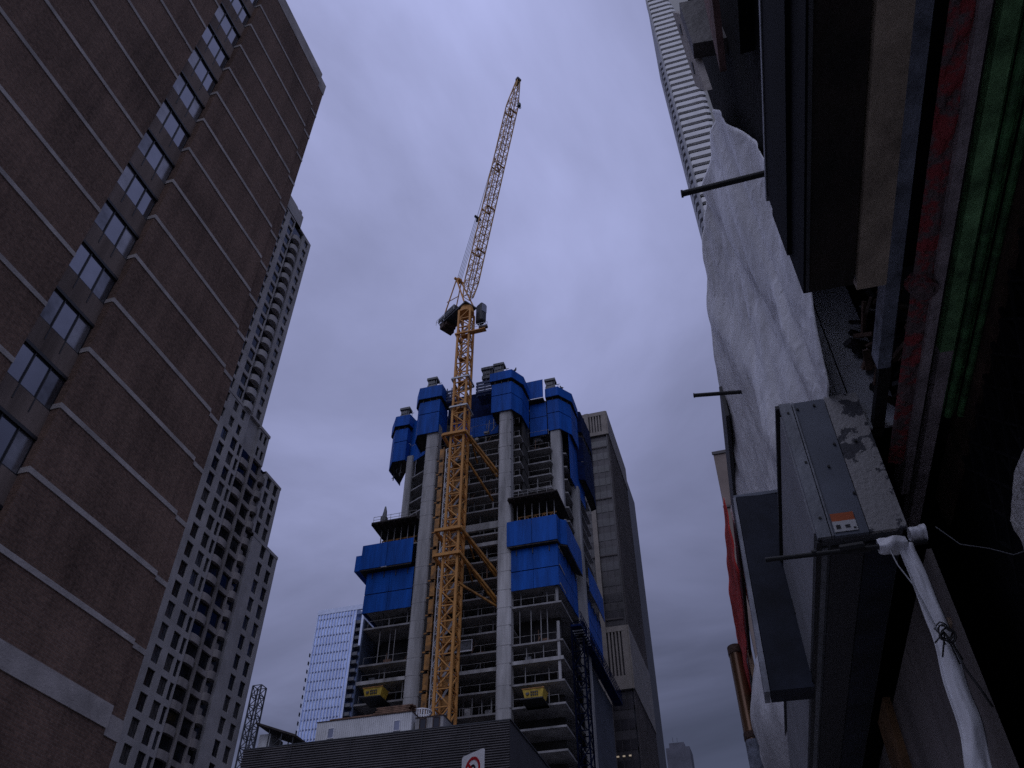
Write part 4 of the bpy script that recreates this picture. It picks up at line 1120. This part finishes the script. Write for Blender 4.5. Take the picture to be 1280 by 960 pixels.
# red cloth
def redf(u,v):
    a = 11.6+6.0*u; return V(a, .61-.06*math.sin(math.pi*u)*(.4+v)+noise.noise(V(a*1.2,v*3,2))*.06, 8.0-.3*u+1.35*v)
w = LB(); w.grid(redf, 40, 16)
tag(w.build('red_cloth', M['redcloth'], smooth=True, solid=.01), 'faded red cloth draped along the parapet beyond the blade sign', 'cloth')
# bronze casing (vertical lightbox) with timber beside it
bz = thing('vertical_lightbox', 'tall rounded bronze lightbox projecting beyond the red cloth', 'sign', TF(V(16.1,.46,5.2)))
w = LB(); n = 12
def halfp(e): return [(16.0+.18*math.cos(math.pi*2*k/24)*e, .46+.14*math.sin(math.pi*2*k/24)*e) for k in range(24)]
i0 = w.add([(x,y,5.4) for x,y in halfp(1)]); i1 = w.add([(x,y,8.62) for x,y in halfp(1)])
for k in range(24): w.f.append([i0+k,i0+(k+1)%24,i1+(k+1)%24,i1+k])
w.build('casing', M['bronze'], bz, smooth=True)
for z0,z1 in ((8.62,8.78),(7.0,7.12)):
    w = LB(); w.prism(halfp(1.08), z0, z1); w.build('band', M['rust'], bz)
w = LB(); w.prism(halfp(1.02),4.6,6.98); w.build('lower_casing', M['bluegrey'], bz)
w = LB(); w.beam((16.05,.72,8.7),(15.9,.70,6.4),.09); w.beam((15.6,.75,8.2),(15.2,.74,6.0),.12,.05)
tag(w.build('timber_batten', M['wood2']), 'pale timber battens fixed beside the bronze lightbox', 'timber')
w = LB(); w.box(9.9,10.0,.75,1.02,3.9,4.9); w.hexa([(8.2,.80,4.3),(8.25,.80,3.6),(8.6,.80,3.4),(8.6,.80,4.2),(8.2,.86,4.3),(8.25,.86,3.6),(8.6,.86,3.4),(8.6,.86,4.2)])
tag(w.build('hanging_sheet_scrap', M['sheet']), 'bent grey sheet metal scrap below the bulging plastic', 'sheet metal')

# projecting poles
def pole(p, q, r, label, nm='projecting_pole'):
    w = LB(); w.tube([p,q],r,10); w.tube([p,(p[0],p[1]+.012,p[2])],r*1.25,10)
    tag(w.build(nm, M['black'], smooth=False), label, 'pole', 'dark poles projecting over the pavement')
pole((3.15,.30,6.0),(3.12,.98,6.0),.02,'uppermost thick black pole projecting across the tarpaulin to the sign box')
pole((7.4,.30,8.0),(7.5,.86,8.02),.024,'short distant black pole sticking out left of the tarpaulin')
t = thing('wrapped_pole', 'black pole in front of the cabinet with its inner end wrapped in white plastic', 'pole', TF(V(4.05,.75,3.87)), 'dark poles projecting over the pavement')
w = LB(); w.tube([(4.05,.36,3.88),(4.05,1.17,3.87)],.013,10); w.tube([(4.05,.60,3.885),(4.05,.62,3.885)],.018,8); w.build('rod', M['black'], t)
w = LB()
for k in range(7): w.tube([(4.05,.76+.02*k,3.86),(4.05+.02,.775+.02*k,3.90),(4.05,.79+.02*k,3.875)],.012,6)
w.tube([(4.04,.74,3.88),(4.04,.86,3.885)],.025,8); w.build('tied_cord', M['black'], t)
def wrapf(u,v):
    th = 2*math.pi*u; b = .93+.14*v
    r = (.030+.018*math.sin(math.pi*v))*(1+.5*noise.noise(V(math.cos(th)*1.5,math.sin(th)*1.5,b*16)))
    return V(4.05+r*math.cos(th), b, 3.872+r*math.sin(th))
w = LB(); w.grid(wrapf,24,18)
w2 = lambda u,v: V(4.06+(.04+.02*v)*math.cos(2*math.pi*u)*(1+.3*noise.noise(V(u*5,v*4,3))), 1.10+.075*v, 3.925+(.032+.014*v)*math.sin(2*math.pi*u)*(1+.3*noise.noise(V(u*5,v*4,9))))
w.grid(w2,20,8); w.build('plastic_wrap', M['plastic'], t, smooth=True)
# hanging strip of plastic
def strip(u,v):
    z = 3.86-1.45*v; b = 1.055+.02*math.sin(v*5)+ (u-.5)*(.072+.05*v)+.012*math.sin(v*23)*v ; a = 4.03+.10*v+.01*math.sin(u*5+v*3)+.012*abs(u-.5)+noise.noise(V(u*3,v*8,4))*.018
    return V(a, b, z)
w = LB(); w.grid(strip,14,60)
tag(w.build('hanging_plastic_strip', M['plastic'], smooth=True, solid=.004), 'long narrow white plastic strip hanging from the wrapped pole', 'plastic strip')
w = LB(); cpt = [(4.02,.97,3.86),(4.02,.985,3.74),(4.01,1.02,3.62),(4.0,1.03,3.52),(4.0,1.045,3.40),(4.0,1.06,3.30)]
w.tube(cpt,.004,6)
tag(w.build('string', M['galv'], smooth=True), 'thin pale cord dropping from the wrapped pole beside the plastic strip', 'cord')
w = LB(); r = random.Random(5)
c0 = V(4.0,1.075,3.36)
for k in range(5):
    pts = []; ph = r.uniform(0,6)
    for j in range(12):
        th = ph+j*.6; rr_ = r.uniform(.025,.04)
        pts.append((c0.x-.01*k, c0.y+rr_*math.cos(th), c0.z+.01+rr_*1.1*math.sin(th)-.012*k))
    w.tube(pts,.0035,6)
for d in ((-.06,-.05),(.01,-.16),(.03,-.14),(-.05,-.12)):
    w.tube([c0,(c0.x-.01,c0.y+d[0]*.4,c0.z+d[1]*.4),(c0.x-.01,c0.y+d[0],c0.z+d[1])],.004,6)
w.tube([(3.99,1.09,3.3),(3.99,1.10,3.18),(3.99,1.13,3.08),(3.99,1.15,3.0)],.0055,6)
tag(w.build('tangled_cable', M['black'], smooth=True), 'black tangled cable tied round the hanging plastic strip', 'cable')
w = LB(); w.tube([(3.9,1.19,3.86),(3.85,1.25,3.72),(3.7,1.31,3.60),(3.6,1.36,3.50),(3.4,1.40,3.42)],.0025,5)
tag(w.build('thin_wire', M['steel_md'], smooth=True), 'thin sagging wire running right from the wrapped pole', 'wire')
# hoarding, batten, gate
hb = thing('hoarding', 'weathered plywood hoarding below the grey cabinet with a small batten', 'hoarding', TF(V(8,1.25,0)))
for k in range(7):
    w = LB(); w.box(4.22+1.2*k,5.40+1.2*k,1.20,1.225,.02,3.92); w.build('plywood_sheet', M['plywood'], hb)
w = LB(); w.box(4.27,4.45,1.175,1.20,3.52,3.555); w.build('batten', M['wood2'], hb)
w = LB(); w.box(6.4,6.9,1.15,1.20,2.4,3.98); w.build('plank', M['orangewood'], hb)
fgx = thing('folding_gate', 'dark folding lattice gate in the shop opening at lower right', 'gate', TF(V(3,1.5,0)))
w = LB()
for k in range(10):
    a = 2.0+.22*k; w.box(a-.012,a+.012,1.48,1.5,.02,4.3)
w.build('upright', M['darkwall'], fgx)
w = LB()
for k in range(9):
    for j in range(18):
        a = 2.0+.22*k; z = .1+j*.23; w.beam((a,1.472,z),(a+.22,1.472,z+.23),.012); w.beam((a+.22,1.465,z),(a,1.465,z+.23),.012)
w.build('lattice_bar', M['darkwall'], fgx)
# pale rough stone block at the right edge
def stone(u,v):
    th = 2*math.pi*u; ph = math.pi*(v-.5); d = V(math.cos(th)*math.cos(ph),math.sin(th)*math.cos(ph),math.sin(ph))
    d = V(*[math.copysign(abs(c)**.45,c) for c in d]); n_ = 1+.10*noise.noise(d*2.5)+.04*noise.noise(d*9)
    return V(2.92+.42*d.x*n_, 1.415+.15*d.y*n_, 3.30+.28*d.z*n_)
w = LB(); w.grid(stone,60,36)
tag(w.build('stone_corbel', M['palestone'], smooth=True), 'rough pale stone corbel jutting from the dark shop wall at right edge', 'corbel')

# ------------------------------------------------------------------ sky, sun, camera
CLX, CLY = 3.3, 2.7
W = bpy.data.worlds.new('World'); S.world = W; W.use_nodes = True
N = W.node_tree.nodes; L = W.node_tree.links
bg = N['Background']; bg.inputs['Strength'].default_value = .10
sky = N.new('ShaderNodeTexSky'); sky.sky_type = 'NISHITA'; sky.sun_disc = False
SUN_EL, SUN_AZ = math.radians(60), math.radians(185)       # azimuth measured clockwise from +Y
sky.sun_elevation = SUN_EL; sky.sun_rotation = SUN_AZ
tc = N.new('ShaderNodeTexCoord'); sp = N.new('ShaderNodeSeparateXYZ'); L.new(tc.outputs['Generated'], sp.inputs[0])
mz = N.new('ShaderNodeMath'); mz.operation = 'MAXIMUM'; mz.inputs[1].default_value = .12; L.new(sp.outputs['Z'], mz.inputs[0])
dx = N.new('ShaderNodeMath'); dx.operation = 'DIVIDE'; L.new(sp.outputs['X'], dx.inputs[0]); L.new(mz.outputs[0], dx.inputs[1])
dy = N.new('ShaderNodeMath'); dy.operation = 'DIVIDE'; L.new(sp.outputs['Y'], dy.inputs[0]); L.new(mz.outputs[0], dy.inputs[1])
cbn = N.new('ShaderNodeCombineXYZ'); L.new(dx.outputs[0], cbn.inputs[0]); L.new(dy.outputs[0], cbn.inputs[1])
n1 = N.new('ShaderNodeTexNoise'); n1.inputs['Scale'].default_value = 1.15; n1.inputs['Detail'].default_value = 7; n1.inputs['Roughness'].default_value = .52; n1.inputs['Distortion'].default_value = .7
off = N.new('ShaderNodeVectorMath'); off.operation = 'ADD'; off.inputs[1].default_value = (CLX, CLY, 0); L.new(cbn.outputs[0], off.inputs[0]); L.new(off.outputs[0], n1.inputs['Vector'])
cl = N.new('ShaderNodeMapRange'); cl.inputs[1].default_value = .3; cl.inputs[2].default_value = .7; cl.inputs[3].default_value = .64; cl.inputs[4].default_value = 1.36; L.new(n1.outputs['Fac'], cl.inputs[0])
gr = N.new('ShaderNodeMapRange'); gr.inputs[1].default_value = .353; gr.inputs[2].default_value = 1.09; gr.inputs[3].default_value = .19; gr.inputs[4].default_value = 1.42; gr.clamp = True
ax = N.new('ShaderNodeMath'); ax.operation = 'MULTIPLY_ADD'; ax.inputs[1].default_value = -.3
mn = N.new('ShaderNodeMath'); mn.operation = 'MINIMUM'; mn.inputs[1].default_value = .08; L.new(sp.outputs['X'], mn.inputs[0]); L.new(mn.outputs[0], ax.inputs[0])
my = N.new('ShaderNodeMath'); my.operation = 'MINIMUM'; my.inputs[1].default_value = 0; L.new(sp.outputs['Y'], my.inputs[0])
m2_ = N.new('ShaderNodeMath'); m2_.operation = 'MULTIPLY_ADD'; m2_.inputs[1].default_value = -.35; L.new(my.outputs[0], m2_.inputs[0]); L.new(sp.outputs['Z'], m2_.inputs[2]); L.new(m2_.outputs[0], ax.inputs[2]); L.new(ax.outputs[0], gr.inputs[0])
ml = N.new('ShaderNodeMath'); ml.operation = 'MULTIPLY'; L.new(cl.outputs[0], ml.inputs[0]); L.new(gr.outputs[0], ml.inputs[1])
cc = N.new('ShaderNodeMix'); cc.data_type = 'RGBA'; cc.blend_type = 'MULTIPLY'; cc.inputs['Factor'].default_value = 1
cc.inputs['A'].default_value = (3.12,3.38,5.7,1); L.new(ml.outputs[0], cc.inputs['B'])
fm = N.new('ShaderNodeMix'); fm.data_type = 'RGBA'; fm.inputs['Factor'].default_value = .94
L.new(sky.outputs[0], fm.inputs['A']); L.new(cc.outputs['Result'], fm.inputs['B']); L.new(fm.outputs['Result'], bg.inputs['Color'])

sd_ = bpy.data.lights.new('sun','SUN'); sd_.energy = .55; sd_.angle = math.radians(60); sd_.color = (.88,.91,1)
so = bpy.data.objects.new('sun', sd_); COL.objects.link(so); so.location = (0,-20,60)
sv = V(math.sin(SUN_AZ)*math.cos(SUN_EL), math.cos(SUN_AZ)*math.cos(SUN_EL), math.sin(SUN_EL))
so.rotation_euler = (-sv).to_track_quat('-Z','Y').to_euler()

cd = bpy.data.cameras.new('camera'); cd.lens = 28.8; cd.sensor_width = 36; cd.clip_end = 5000; cd.clip_start = .05
co = bpy.data.objects.new('camera', cd); COL.objects.link(co); co.location = (0,0,1.6)
co.rotation_euler = (math.radians(90+42.85), 0, math.radians(16.9)); S.camera = co
S.view_settings.view_transform = 'Standard'; S.view_settings.look = 'None'; S.view_settings.exposure = 0; S.view_settings.gamma = 1
S.cycles.use_denoising = False
S.render.resolution_x, S.render.resolution_y = 1024, 768
